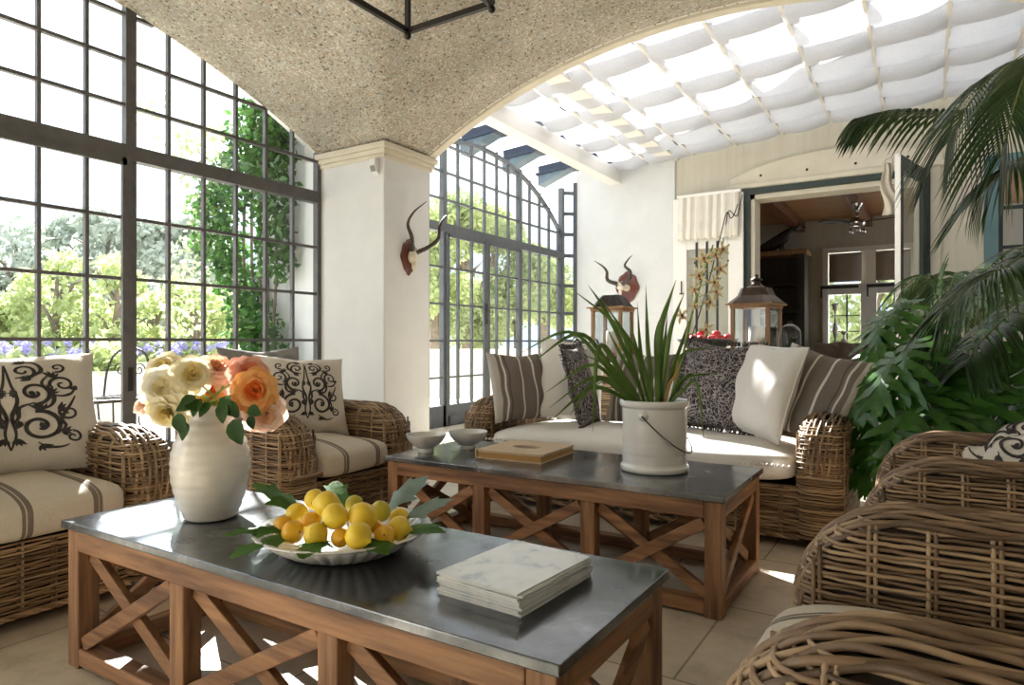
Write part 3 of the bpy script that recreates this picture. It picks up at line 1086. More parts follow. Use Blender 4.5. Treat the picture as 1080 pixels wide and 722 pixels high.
def tree(name, loc, h, spread, n, size, m, label, group, trunk=True, k=9, low=0.25):
    t = thing(name, label, 'tree', loc, random.random() * 6, group)
    blobs = []
    for i in range(k):
        a = 2 * PI * i / k + random.random()
        r = spread * (0.25 + 0.5 * random.random())
        z = h * (low + (0.95 - low) * random.random())
        s = spread * (0.35 + 0.25 * random.random()) * (1.15 - 0.5 * z / h)
        blobs.append(((r * math.cos(a), r * math.sin(a), min(z, h - s * 0.7)), (s, s, s * 0.8)))
    blobs.append(((0, 0, h * 0.85), (spread * 0.4, spread * 0.4, h * 0.15)))
    b = MB()
    leaf_cloud(b, blobs, n, size, shell=0.35)
    b.build('foliage', m, t)
    q = MB()
    q.tube([(0, 0, -0.1), (0.05, 0.02, h * 0.3), (0.0, 0.06, h * 0.6), (0.03, 0, h * 0.9)], [0.05 * h ** 0.8, 0.04 * h ** 0.8, 0.025 * h ** 0.8, 0.01], 8)
    for i in range(5):
        a = i * 1.3
        q.tube([(0, 0, h * (0.3 + 0.08 * i)), (spread * 0.3 * math.cos(a), spread * 0.3 * math.sin(a), h * (0.5 + 0.08 * i)), (spread * 0.6 * math.cos(a), spread * 0.6 * math.sin(a), h * (0.55 + 0.08 * i))], [0.02 * h ** 0.8, 0.012 * h ** 0.8, 0.005], 6)
    q.build('trunk', M['bark'], t)
    return t


# tall grey-green trees at the back of the garden, seen through the first window
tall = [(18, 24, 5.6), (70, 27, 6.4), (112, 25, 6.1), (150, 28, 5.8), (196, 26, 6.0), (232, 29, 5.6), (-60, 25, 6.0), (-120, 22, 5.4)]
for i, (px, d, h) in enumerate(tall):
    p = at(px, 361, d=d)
    tree('garden_tree', (p.x, p.y, 0), h, 2.1, 2600, 0.34, M['tree_hazed'],
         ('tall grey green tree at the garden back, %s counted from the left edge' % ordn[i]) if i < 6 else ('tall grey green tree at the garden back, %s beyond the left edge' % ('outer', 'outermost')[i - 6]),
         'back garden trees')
shr = [(30, 15.5, 2.6), (62, 14.5, 3.0), (96, 15.0, 2.4), (122, 14.0, 2.9), (165, 15.5, 2.2), (205, 15.0, 2.4), (240, 16.0, 2.3), (5, 14.5, 2.0), (-50, 14, 2.2), (-110, 13, 2.4)]
for i, (px, d, h) in enumerate(shr):
    p = at(px, 361, d=d)
    tree('garden_shrub', (p.x, p.y, 0), h, 0.95, 1500, 0.16, M['hedge_leaf'],
         'yellow green shrub behind the garden wall, %s' % ('second from the left edge', 'the tall pointed one left of the door post', 'the lower one beside the pointed shrub', 'directly left of the door post', 'just right of the door post', 'above the cream roses', 'left of the climbing vine', 'at the very left edge', 'beyond the left edge', 'furthest beyond the left edge')[i],
         'garden shrubs', low=0.1)
# low garden wall and flower border
wa, wb = at(-160, 361, d=9.5), at(250, 361, d=13.5)
b = MB()
b.bar((wa.x, wa.y, 0.28), (wb.x, wb.y, 0.28), 0.30, 0.60)
struct(b.build('wall_garden', M['stone_wall']))
for i in range(16):
    f = i / 15
    p = wa.lerp(wb, f) + Vector((-(wb - wa).y, (wb - wa).x, 0)).normalized() * (1.05 + 0.3 * random.random())
    t = thing('agapanthus', 'purple flowering clump above the garden wall, %s clump along it' % (['first', 'second', 'third', 'fourth', 'fifth', 'sixth', 'seventh', 'eighth', 'ninth', 'tenth', 'eleventh', 'twelfth', 'thirteenth', 'fourteenth', 'fifteenth', 'last'][i]), 'flower', (p.x, p.y, 0), 0, 'purple border flowers')
    q = MB()
    leaf_cloud(q, [((0, 0, 0.35), (0.55, 0.55, 0.45))], 420, 0.2, shell=0.2)
    q.build('foliage', M['hedge_leaf'], t)
    for k in range(7):
        a = random.random() * 6.28
        c = (0.45 * math.cos(a) * random.random(), 0.45 * math.sin(a), 0.72 + 0.25 * random.random())
        q = MB()
        leaf_cloud(q, [(c, (0.075, 0.075, 0.07))], 60, 0.05, shell=0.5)
        q.build('flower_head', M['purple'], t)
# big pot and iron chair on the terrace
p = at(113, 361, d=7.4)
t = thing('terrace_planter', 'pale tapered stone planter on the terrace outside the first window', 'planter', (p.x, p.y, -0.02))
q = MB()
q.lathe([(0.16, 0), (0.20, 0.05), (0.29, 0.55), (0.33, 0.60), (0.33, 0.66), (0.27, 0.66), (0.26, 0.58)], 28)
q.build('planter_body', M['stone_wall'], t, smooth=True)
q = MB()
leaf_cloud(q, [((0, 0, 0.75), (0.3, 0.3, 0.25))], 260, 0.14, shell=0.2)
q.build('foliage', M['hedge_leaf'], t)
p = at(126, 361, d=6.4)
t = thing('garden_chair', 'black wrought iron chair on the terrace outside the first window', 'chair', (p.x, p.y, -0.02), R(35))
q = MB()
q.tube([(0.2 * math.cos(a), 0.2 * math.sin(a), 0.45) for a in np.linspace(0, 2 * PI, 24)], 0.012, 6)
for k in range(-3, 4):
    x = k * 0.055
    y = math.sqrt(0.04 - x * x)
    q.tube([(x, -y, 0.45), (x, y, 0.45)], 0.006, 5)
q.build('seat', M['iron'], t)
for a in (45, 135, 225, 315):
    q = MB()
    q.tube([(0.19 * math.cos(R(a)), 0.19 * math.sin(R(a)), 0.45), (0.17 * math.cos(R(a)), 0.17 * math.sin(R(a)), 0.2), (0.24 * math.cos(R(a)), 0.24 * math.sin(R(a)), 0)], 0.010, 6)
    q.build('leg', M['iron'], t)
q = MB()
q.tube(spline([(-0.19, 0.08, 0.45), (-0.2, 0.16, 0.7), (-0.14, 0.2, 0.86), (0, 0.21, 0.92), (0.14, 0.2, 0.86), (0.2, 0.16, 0.7), (0.19, 0.08, 0.45)], 30), 0.012, 6)
for s in (-1, 1):
    q.tube([(s * (0.09 + 0.06 * (1 - k / 20) * math.cos(k * 0.55)), 0.19, 0.70 + 0.07 * (1 - k / 20) * math.sin(k * 0.55)) for k in range(21)], 0.007, 5)
q.build('backrest', M['iron'], t)

# trees close behind the second window
tall2 = [(460, 17, 5.0), (492, 18, 5.6), (520, 19, 5.4), (548, 19, 4.4), (575, 21, 4.2)]
for i, (px, d, h) in enumerate(tall2):
    p = at(px, 361, d=d)
    tree('leafy_tree', (p.x, p.y, 0), h * 0.92, 1.5, 6500, 0.14, M['tree_leaf'] if i % 2 else M['hedge_leaf'],
         'green leafy tree outside the second window, %s counted from the pillar' % ordn[i], 'trees outside the second window', low=0.22)
pa, pb = at(440, 361, d=12.5), at(620, 361, d=15)
b = MB()
b.bar((pa.x, pa.y, 0.40), (pb.x, pb.y, 0.40), 0.25, 0.84)
struct(b.build('wall_terrace', M['stone_wall']))

# greenery behind the far room's window
for i, (x, y, h) in enumerate(((-2.6, 18.5, 4.0), (-1.2, 19.5, 4.6), (0.4, 18.5, 4.2), (2.0, 20, 4.5))):
    tree('courtyard_tree', (x, y, 0), h, 1.3, 1500, 0.24, M['tree_leaf'], 'green tree behind the far room window, %s counted from the dark cabinet side' % ordn[i], 'trees behind the far room', low=0.15)

# buttress with climbing vine at the end of the first window
b = MB()
b.box(-5.55, 4.16, -0.02, -4.86, 4.70, 3.4)
struct(b.build('wall_buttress', M['stucco_white']))
t = thing('climbing_vine', 'dense green climbing vine outside the pillar end of the first window', 'vine', (-5.45, 4.05, 0))
b = MB()
bl = [((-0.1 + 0.35 * math.sin(z * 2.3), -0.05 + 0.05 * math.sin(z * 5), z), (0.40 + 0.12 * math.sin(z * 3.1), 0.16, 0.30)) for z in np.arange(0.25, 3.2, 0.2)]
bl += [((0.35, -0.05, z), (0.28, 0.16, 0.22)) for z in np.arange(1.7, 3.4, 0.22)]
leaf_cloud(b, bl, 5600, 0.078, shell=0.2)
b.build('foliage', M['vine_leaf'], t)
b = MB()
bl = [((-0.75 - 0.25 * math.sin(z * 1.7), -0.1, z), (0.40, 0.22, 0.24)) for z in np.arange(1.2, 3.0, 0.35)] + [((-1.2, 0.10, 3.1), (0.5, 0.2, 0.25)), ((-1.9, 0.1, 3.6), (0.5, 0.2, 0.2))]
leaf_cloud(b, bl, 700, 0.075, shell=0.1)
b.build('loose_sprays', M['tree_leaf'], t)
b = MB()
for k in range(5):
    b.tube(spline([(-0.1 + 0.1 * k, 0.0, -0.02), (0.0 + 0.08 * k, -0.03, 0.9), (-0.15 + 0.12 * k, 0.0, 1.9), (0.05 * k, -0.02, 3.3)], 16), 0.014, 6)
b.build('stems', M['bark'], t)

# ------------------------------------------------------------------ light and sky
W = bpy.data.worlds.new('sky')
SC.world = W
W.use_nodes = True
nt = W.node_tree
bg = nt.nodes['Background']
tc = nt.nodes.new('ShaderNodeTexCoord')
sx = nt.nodes.new('ShaderNodeSeparateXYZ')
nt.links.new(tc.outputs['Generated'], sx.inputs[0])
nt.links.new(ramp(nt, [(0.0, (0.36, 0.43, 0.54)), (0.13, (0.40, 0.46, 0.56)), (0.26, (0.80, 0.86, 0.94)), (0.5, (0.94, 0.97, 1.0)), (1.0, (0.84, 0.92, 1.0))], sx.outputs[2]), bg.inputs['Color'])
bg.inputs['Strength'].default_value = 2.4
sun_d = bpy.data.lights.new('sun', 'SUN')
sun_d.energy = 26.0
sun_d.color = (1.0, 0.975, 0.94)
sun_d.angle = R(0.6)
sun = bpy.data.objects.new('sun', sun_d)
COL.objects.link(sun)
az, el = R(30), R(33)
sd = Vector((-math.cos(az) * math.cos(el), math.sin(az) * math.cos(el), math.sin(el)))
sun.rotation_euler = sd.to_track_quat('Z', 'Y').to_euler()
sun.location = sd * 20
SC.view_settings.view_transform = 'Standard'
SC.view_settings.look = 'None'
SC.view_settings.gamma = 1.0
SC.view_settings.use_curve_mapping = False
SC.view_settings.exposure = 0.3
SC.cycles.use_denoising = True
SC.cycles.max_bounces = 10
SC.cycles.diffuse_bounces = 5
SC.cycles.glossy_bounces = 4
SC.cycles.transmission_bounces = 6
SC.cycles.transparent_max_bounces = 24
SC.cycles.caustics_reflective = False
SC.cycles.caustics_refractive = False
SC.cycles.sample_clamp_indirect = 6.0
# ------------------------------------------------------------------ coffee tables
TH = 0.4275


def coffee_table(label, x0, x1, y0, y1, group):
    t = thing('coffee_table', label, 'coffee table', ((x0 + x1) / 2, (y0 + y1) / 2, 0), 0, group)
    hx, hy = (x1 - x0) / 2, (y1 - y0) / 2
    b = MB()
    b.box(-hx - 0.005, -hy - 0.005, TH - 0.022, hx + 0.005, hy + 0.005, TH)
    b.build('table_top', M['zinc'], t, bevel=0.003)
    lw = 0.060
    ix, iy = hx - 0.008, hy - 0.008
    top = TH - 0.022
    for s in (-1, 1):
        b = MB()
        b.box(-ix + lw, s * iy - (lw - 0.002 if s > 0 else 0.002), top - 0.062, ix - lw, s * iy + (0.002 if s > 0 else lw - 0.002), top)
        b.build('apron', M['oak_x'], t, bevel=0.004)
        b = MB()
        b.box(-ix + lw, s * iy - (lw * 0.9 if s > 0 else 0), 0.012, ix - lw, s * iy + (0 if s > 0 else lw * 0.9), 0.06)
        b.build('bottom_rail', M['oak_x'], t, bevel=0.004)
        b = MB()
        b.box(s * ix - (lw if s > 0 else 0), -iy + lw, top - 0.062, s * ix + (0 if s > 0 else lw), iy - lw, top)
        b.build('apron', M['oak_y'], t, bevel=0.004)
        b = MB()
        b.box(s * ix - (lw * 0.9 if s > 0 else 0), -iy + lw, 0.012, s * ix + (0 if s > 0 else lw * 0.9), iy - lw, 0.06)
        b.build('bottom_rail', M['oak_y'], t, bevel=0.004)
    px = [-ix, -ix / 3 - lw / 2, ix / 3 - lw / 2, ix - lw]
    for s in (-1, 1):
        for k, x in enumerate(px):
            b = MB()
            y = s * iy - (lw if s > 0 else 0)
            b.box(x, y + (0.004 if 0 < k < 3 else 0), 0.0, x + lw, y + lw - (0.004 if 0 < k < 3 else 0), top - (0.062 if 0 < k < 3 else 0.001))
            b.build('leg', M['oak_z'], t, bevel=0.004)
        zt, zb = top - 0.068, 0.058
        for k in range(3):
            xa, xb = px[k] + lw, px[k + 1]
            y = s * (iy - lw / 2)
            for j, (za, zc) in enumerate(((zt, zb), (zb, zt))):
                b = MB()
                ins = 0.004
                b.bar((xa + ins, y + s * (0.010 if j else -0.012), za + (-0.012 if za > zc else 0.012)), (xb - ins, y + s * (0.010 if j else -0.012), zc + (0.012 if za > zc else -0.012)), 0.022, 0.042, up=(0, 0, 1))
                b.build('cross_brace', M['oak_x'] if j else M['oak_x'], t, bevel=0.003)
        ya, yb = -iy + lw, iy - lw
        x = s * (ix - lw / 2)
        for j, (za, zc) in enumerate(((zt, zb), (zb, zt))):
            b = MB()
            b.bar((x + s * (0.010 if j else -0.012), ya + 0.004, za + (-0.012 if za > zc else 0.012)), (x + s * (0.010 if j else -0.012), yb - 0.004, zc + (0.012 if za > zc else -0.012)), 0.022, 0.042)
            b.build('cross_brace', M['oak_y'], t, bevel=0.003)
    return t


coffee_table('zinc topped timber coffee table carrying the rose vase, lemon dish and magazines', -2.16, -0.51, 0.955, 1.487, 'zinc coffee tables')
coffee_table('zinc topped timber coffee table in front of the sofa carrying the white plant bucket', -2.125, -0.588, 2.285, 2.90, 'zinc coffee tables')

# ------------------------------------------------------------------ stoneware vase
VX, VY = -1.82, 1.205
t = thing('stoneware_vase', 'cream glazed ribbed stoneware vase holding roses on the front coffee table', 'vase', (VX, VY, TH))
prof = [(0.060, 0.0), (0.070, 0.003), (0.078, 0.016), (0.094, 0.06), (0.107, 0.105), (0.112, 0.15), (0.110, 0.19), (0.101, 0.225), (0.086, 0.258), (0.070, 0.285), (0.060, 0.305), (0.056, 0.318), (0.058, 0.328), (0.061, 0.334), (0.056, 0.337), (0.050, 0.330), (0.048, 0.30), (0.075, 0.24), (0.098, 0.15), (0.08, 0.06), (0.0, 0.03)]
sp = spline([(r, 0, z) for r, z in prof], 110)
pr = [(max(p[0], 0.0005) + 0.0011 * math.sin(p[2] * 230) * (1 if i < 70 else 0), p[2]) for i, p in enumerate(sp)]
b = MB()
b.lathe(pr, 48)
b.build('vase_body', M['ceramic'], t, smooth=True)
for sgn in (-1, 1):
    q = MB()
    q.sphere((0, 0, 0), 0.014, 10, 8, scale=(1, 0.7, 1.3))
    o = q.build('lug', M['ceramic'], t, smooth=True)
    o.location = (sgn * -0.104 * cs, sgn * -0.104 * sn, 0.195)


# ------------------------------------------------------------------ roses
def petal(b, M4, w, h, cup, roll, mat_i, nu=6, nv=6, ph=0.0):
    """one petal: grows along +z from the base, cupped towards -y (the axis of the bloom)"""
    P = []
    for i in range(nu):
        u = -1 + 2 * i / (nu - 1)
        row = []
        for j in range(nv):
            v = j / (nv - 1)
            ww = w * (0.30 + 0.95 * math.sin(min(v * 1.15, 1) * PI / 2 * 1.0)) * (1.0 if v < 0.75 else 1 - 0.9 * (v - 0.75))
            x = u * ww
            z = h * v * (1 - 0.10 * u * u * v)
            y = -cup * (u * u) * w * 1.1 + 0.0
            y += roll * h * (v ** 2.2) - cup * 0.3 * h * math.sin(v * PI) * 0.6 + 0.22 * h * max(v - 0.6, 0) * (1 + 0.5 * math.sin(3 * u + ph))
            z += 0.05 * h * v * math.sin(4.0 * u + ph)
            row.append(tuple(M4 @ Vector((x, y, z))))
        P.append(row)
    b.grid(P, mat_i)


def rose(label, c, r, face, kind, stem_to, leaves=(), openness=1.0):
    """bloom centred at c facing 'face'; stem runs to stem_to"""
    fw = Vector(face).normalized()
    c = Vector(c)
    t = thing('rose', label, 'rose', stem_to, 0, 'roses in the vase')
    base = Vector(stem_to)
    Q = fw.to_track_quat('Z', 'Y').to_matrix().to_4x4()
    b = MB()
    rings = [(3, 0.10, 0.42, 0.62, -0.10, 1), (4, 0.16, 0.50, 0.66, -0.04, 1), (5, 0.26, 0.62, 0.70, 0.06, 1), (6, 0.36, 0.74, 0.78, 0.18, 0), (7, 0.46, 0.86, 0.86, 0.42, 0), (8, 0.52, 0.96, 0.92, 0.75, 0)]
    for q, (n, rad, wd, ht, roll, mi) in enumerate(rings):
        for k in range(n):
            a = 2 * PI * (k + 0.37 * q) / n + random.uniform(-0.12, 0.12)
            Rm = Matrix.Rotation(a, 4, 'Z')
            tilt = Matrix.Rotation(-(0.08 + 0.19 * q * openness) + random.uniform(-0.20, 0.14), 4, 'X')
            lift = Matrix.Translation((0, rad * r * 0.45, -0.40 * r - 0.02 * r * q))
            M4 = Matrix.Translation(c - base) @ Q @ Rm @ lift @ tilt
            petal(b, M4, wd * r * 0.50, ht * r * (1.0 + 0.12 * random.random()), 0.55 - 0.06 * q, roll * 0.55, mi, ph=random.random() * 6)
    o = b.build('bloom', list(ROSE[kind]), t, smooth=True)
    sd_ = o.modifiers.new('soft', 'SUBSURF'); sd_.levels = 1; sd_.render_levels = 1
    q = MB()
    neck = c - fw * r * 0.45 - base
    q.sphere(neck, r * 0.20, 10, 7)
    q.tube(spline([neck, neck * 0.55 + Vector((0, 0, 0.012)), (0, 0, 0), (0, 0, -0.10)], 12), 0.0028, 6)
    q.build('stem', M['stem_green'], t, smooth=True)
    for (lp, ld, ln) in leaves:
        q = MB()
        rose_leaf(q, Vector(lp) - base, Vector(ld), ln)
        q.build('leaf', M['leaf'], t, smooth=True)
    return t


def rose_leaf(b, p, d, L, W=0.36):
    d = d.normalized()
    side = d.cross(Vector((0.2, -0.9, 0.4))).normalized()
    nrm = side.cross(d)
    P = []
    for i in range(9):
        v = i / 8
        w = L * W * math.sin(PI * min(v ** 0.8, 1)) ** 0.8 + 0.0004
        ser = 1 + 0.06 * (i % 2)
        row = []
        for u in (-1, -0.5, 0, 0.5, 1):
            q = p + d * (L * v) + side * (w * u * ser) + nrm * (0.18 * w * abs(u) - 0.22 * L * v * v)
            row.append(tuple(q))
        P.append(row)
    b.grid(P)


mouth = Vector((VX, VY, TH + 0.325))
camv = Vector((0, 0, CAM_H))


def rp(px, py, d):
    return at(px, py, d=d)


def facing(p, side=(0, 0, 0)):
    v = (camv - p).normalized()
    return v + Vector(side)


rl = [
    ('small cream rose half open at the upper left of the vase bouquet', 173, 385, 2.00, 0.042, (-0.5, 0.1, 0.35), 'cream', 0.8),
    ('open cream rose with a yellow heart just above the vase, beside the blush rose', 203, 394, 1.95, 0.050, (0.15, 0, 0.35), 'cream', 1.0),
    ('large white rose facing out at the left of the bouquet', 171, 408, 1.93, 0.051, (-0.25, 0, 0.1), 'white', 1.0),
    ('pale yellow rose hanging low at the left, below the large white rose', 174, 436, 1.93, 0.054, (-0.5, -0.1, -0.5), 'cream', 1.05),
    ('small blush rose at the far left edge of the bouquet', 151, 425, 1.98, 0.030, (-0.8, 0.2, 0.1), 'blush', 0.8),
    ('wide blush rose at the top of the bouquet against the window', 228, 384, 2.03, 0.056, (0.0, 0.3, 1.2), 'blush', 1.1),
    ('peach rose deep in the middle of the bouquet, behind the bare stems', 222, 410, 2.02, 0.046, (-0.1, 0.1, 0.4), 'orange', 0.9),
    ('pink rose at the upper right of the bouquet above the orange rose', 264, 391, 2.00, 0.052, (0.35, 0.1, 0.7), 'pink', 1.1),
    ('vivid orange rose with a red heart, the brightest bloom in the vase', 269, 411, 1.92, 0.054, (0.12, -0.1, 0.15), 'orange', 0.95),
    ('pale blush rose hanging low at the right of the bouquet', 281, 437, 1.95, 0.052, (0.55, 0, -0.35), 'blush', 1.1),
    ('pale pink rose tucked between the blush rose and the orange rose', 244, 396, 2.04, 0.044, (0.1, 0.2, 0.6), 'blush', 1.0),
]
lf = {3: [((0.0, 0, 0), 187, 436, 192, 458, 0.062), ((0, 0, 0), 198, 446, 190, 462, 0.05)], 8: [((0, 0, 0), 246, 442, 250, 462, 0.075), ((0, 0, 0), 262, 430, 273, 436, 0.045)], 6: [((0, 0, 0), 212, 420, 203, 434, 0.055), ((0, 0, 0), 206, 417, 196, 422, 0.05), ((0, 0, 0), 236, 424, 232, 444, 0.06), ((0, 0, 0), 222, 424, 210, 436, 0.05)], 9: [((0, 0, 0), 264, 438, 266, 456, 0.04)], 1: [((0, 0, 0), 206, 424, 186, 430, 0.055), ((0, 0, 0), 214, 428, 200, 426, 0.05)], 7: [((0, 0, 0), 240, 424, 250, 440, 0.055)], 10: [((0, 0, 0), 232, 420, 244, 432, 0.05)]}
for i, (lab, px, py, d, r, sd_, kind, op) in enumerate(rl):
    c = rp(px, py, d)
    a = 2 * PI * i / 11
    foot = mouth + Vector((0.028 * math.cos(a), 0.028 * math.sin(a), 0.0))
    lv = []
    for (_z, ax, ay, bx_, by_, L) in lf.get(i, []):
        p0 = rp(ax, ay, d - 0.055 if i in (3, 8, 9) else 1.90)
        p1 = rp(bx_, by_, d - 0.075 if i in (3, 8, 9) else 1.88)
        lv.append((p0, p1 - p0, L))
    rose(lab, c, r, facing(c, sd_), kind, foot, lv, op)

# ------------------------------------------------------------------ lemon dish
LX, LY = -1.25, 1.195
t = thing('fluted_dish', 'white fluted oval dish heaped with lemons on the front coffee table', 'dish', (LX, LY, TH))
prof = [(0.10, 0.0), (0.125, 0.002), (0.150, 0.012), (0.185, 0.034), (0.205, 0.050), (0.217, 0.056), (0.219, 0.060), (0.212, 0.061), (0.196, 0.055), (0.175, 0.038), (0.14, 0.018), (0.10, 0.012), (0.0005, 0.012)]
sp = spline([(r, 0, z) for r, z in prof], 60)
b = MB()
b.lathe([(max(p[0], 0.0004), p[2]) for p in sp], 252, flute=lambda a, r, z: 1 + (0.055 * abs(math.cos(a * 18)) ** 0.8 - 0.045) * (1 if 0.008 < z < 0.05 and r > 0.12 else 0.15))
o = b.build('dish_body', M['dish'], t, smooth=True)


def lobed_leaf(b, L, n=5, wide=0.9, droop=0.5, teeth=0.15, mat_i=0, mid=0.10, ang0=105, ang1=18, curl=0.0, fat=0.62):
    """deeply lobed leaf: base at origin, midrib along +y, face up +z"""
    def pt(x, y):
        d2 = (x * x + y * y) / (L * L)
        return (x, y, -droop * L * d2 * 0.5 + curl * abs(x) + 0.03 * L * math.sin(7 * x / L + 5 * y / L))
    ys_ = np.linspace(0, L, 2 * n + 2)
    for s in (-1, 1):
        for k in range(n):
            f = k / max(n - 1, 1)
            y0 = L * (0.02 + 0.74 * f)
            a = R(ang0 + (ang1 - ang0) * f)
            ln = L * wide * (0.42 + 0.58 * math.sin(PI * (0.18 + 0.62 * (1 - f)))) * (0.75 if k == 0 else 1.0) * (0.62 if f > 0.9 else 1)
            dx, dy = math.sin(a) * s, math.cos(a)
            hw = L * fat / n
            rows = []
            for j in range(7):
                v = j / 6
                w = hw * ((1 - v) ** 0.7 if fat > 0.6 else max(1 - v ** 3, 0) ** 0.6 * 0.8) * (0.75 + 0.5 * math.sin(PI * v)) + 0.0003
                w *= 1 + teeth * (1 if j % 2 else -1) * (1 if 0 < j < 6 else 0)
                bend = 0.10 * ln * v * v
                cx, cy = dx * ln * v, y0 + dy * ln * v + bend
                rows.append([pt(cx + dy * w * s * q, cy - dx * w * s * q * 1.0) for q in (-1, 0, 1)])
            for rr_ in rows:
                for q in (0, 2):
                    rr_[q] = (rr_[q][0], rr_[q][1], rr_[q][2] + 0.05 * hw)
            b.grid(rows, mat_i, flip=(s > 0))
    rows = []
    for j in range(10):
        v = j / 9
        w = L * mid * math.sin(PI * (0.08 + 0.90 * v)) ** 0.6 + 0.0003
        y = L * 1.08 * v
        rows.append([pt(-w, y), (pt(0, y)[0], pt(0, y)[1], pt(0, y)[2] - 0.006 * L), pt(w, y)])
    b.grid(rows, mat_i, flip=True)


gl = [  # angle round the dish (image right = 0 along camera right), radius, length, material, label
    (196, 0.15, 0.12, 'garnish', 'broad green leaf spreading off the dish rim towards the vase', 10, 0.0),
    (165, 0.14, 0.125, 'garnish', 'upright green leaf behind the lemons on the vase side of the dish', 38, 0.03),
    (222, 0.15, 0.12, 'garnish', 'dark green jagged leaf drooping over the front rim on the vase side', 2, 0.0),
    (262, 0.13, 0.10, 'garnish', 'green leaf tip lying under the front lemons', 8, 0.0),
    (305, 0.14, 0.105, 'garnish', 'green leaf along the front rim beside the magazines', 8, 0.0),
    (345, 0.14, 0.12, 'garnish', 'narrow green leaf pointing along the rim towards the magazines', 12, 0.0),
    (18, 0.145, 0.13, 'garnish_dusty', 'dusty blue green leaf standing at the dish end away from the vase', 30, 0.0),
    (42, 0.135, 0.125, 'garnish_dusty', 'dusty blue green leaf behind the lemons at the far rim', 42, 0.02),
    (110, 0.15, 0.10, 'garnish', 'small green leaf peeping up behind the topmost lemons', 40, 0.01),
]
for a, rad, L, m, lab, up, dz in gl:
    an = R(a) + YAW
    o = MB()
    lobed_leaf(o, L, 4, 0.50, 0.35, 0.16, mid=0.30)
    g = o.build('garnish_leaf', M[m], smooth=True)
    g.location = (LX + rad * math.cos(an), LY + rad * math.sin(an), TH + 0.062 + dz)
    g.rotation_euler = Euler((R(up), 0, an - PI / 2), 'XYZ')
    tag(g, lab, 'leaf', 'leaves under the lemons')

lem = [  # crop px (x,y) r at 4.5x from (240,500), depth, material, label, stem-end direction
    (265, 245, 52, 1.66, 'lemon_orange', 'orange tinted lemon low on the vase side of the heap'),
    (312, 272, 58, 1.575, 'lemon_orange', 'golden lemon at the front of the heap, nearest the vase'),
    (420, 286, 62, 1.535, 'lemon', 'golden lemon in the front row, second from the vase'),
    (535, 300, 48, 1.535, 'lemon_orange', 'deep orange small lemon wedged low in the front row'),
    (620, 290, 70, 1.51, 'lemon', 'big pointed lemon in the middle of the front row'),
    (745, 292, 55, 1.55, 'lemon_orange', 'orange tinted lemon in the front row nearest the magazines'),
    (812, 256, 62, 1.60, 'lemon', 'golden lemon at the magazine end of the heap'),
    (815, 208, 52, 1.72, 'lemon', 'lemon with a dark spot at the far magazine end'),
    (328, 188, 58, 1.70, 'lemon', 'pale yellow lemon on the vase side, second layer'),
    (395, 226, 50, 1.63, 'lemon_orange', 'lemon half hidden under the second layer on the vase side'),
    (415, 118, 52, 1.70, 'lemon', 'topmost lemon at the back, on the vase side'),
    (470, 142, 68, 1.635, 'lemon', 'large yellow lemon at the peak of the heap'),
    (508, 200, 68, 1.56, 'lemon', 'bright lemon with a green tip in front of the peak'),
    (640, 200, 74, 1.575, 'lemon', 'largest smooth lemon, right of the bright green tipped one'),
    (602, 142, 46, 1.72, 'lemon_green', 'pale lemon behind the largest one'),
    (725, 175, 54, 1.68, 'lemon_green', 'olive green unripe lemon behind the heap'),
    (704, 250, 36, 1.60, 'lemon_orange', 'small lemon peeping between the largest lemon and the magazine end'),
]
for i, (cx, cy, r, d, m, lab) in enumerate(lem):
    p = at(240 + cx / 4.5, 500 + cy / 4.5, d=d)
    rr = r / 4.5 / F * d * 0.97
    b = MB()
    prof = [(0.0006, -1.22), (0.10, -1.20), (0.20, -1.10), (0.45, -0.93), (0.75, -0.66), (0.93, -0.33), (1.0, 0.0), (0.95, 0.34), (0.78, 0.66), (0.48, 0.94), (0.24, 1.12), (0.16, 1.24), (0.08, 1.33), (0.0006, 1.36)]
    sp = spline([(a_, 0, z_) for a_, z_ in prof], 34)
    b.lathe([(max(q[0], 0.0005) * rr * 0.97, q[2] * rr * 0.86) for q in sp], 24)
    o = b.build('lemon', M[m], smooth=True)
    o.location = p
    o.rotation_euler = (random.uniform(60, 120), random.uniform(-20, 20), 0)
    th = random.random() * 6.28
    o.rotation_euler = (R(random.uniform(55, 115)), 0, th)
    tag(o, lab, 'lemon', 'lemons in the dish')
    q = MB()
    q.sphere((0, 0, -1.04 * rr), 0.10 * rr, 8, 5, scale=(1, 1, 0.5))
    q.build('stem_end', M['bark'], o, smooth=True)

# ------------------------------------------------------------------ magazines


def cover():
    m, nt, b = _nt('magazine cover')
    vec = coords(nt, 'Object')
    nt.links.new(ramp(nt, [(0.0, (0.42, 0.48, 0.54)), (0.38, (0.50, 0.56, 0.60)), (0.46, (0.76, 0.78, 0.78)), (0.62, (0.84, 0.85, 0.84)), (1.0, (0.66, 0.70, 0.74))], noise(nt, vec, 11.0, 6.0, 0.65)), b.inputs['Base Color'])
    b.inputs['Roughness'].default_value = 0.25
    return m


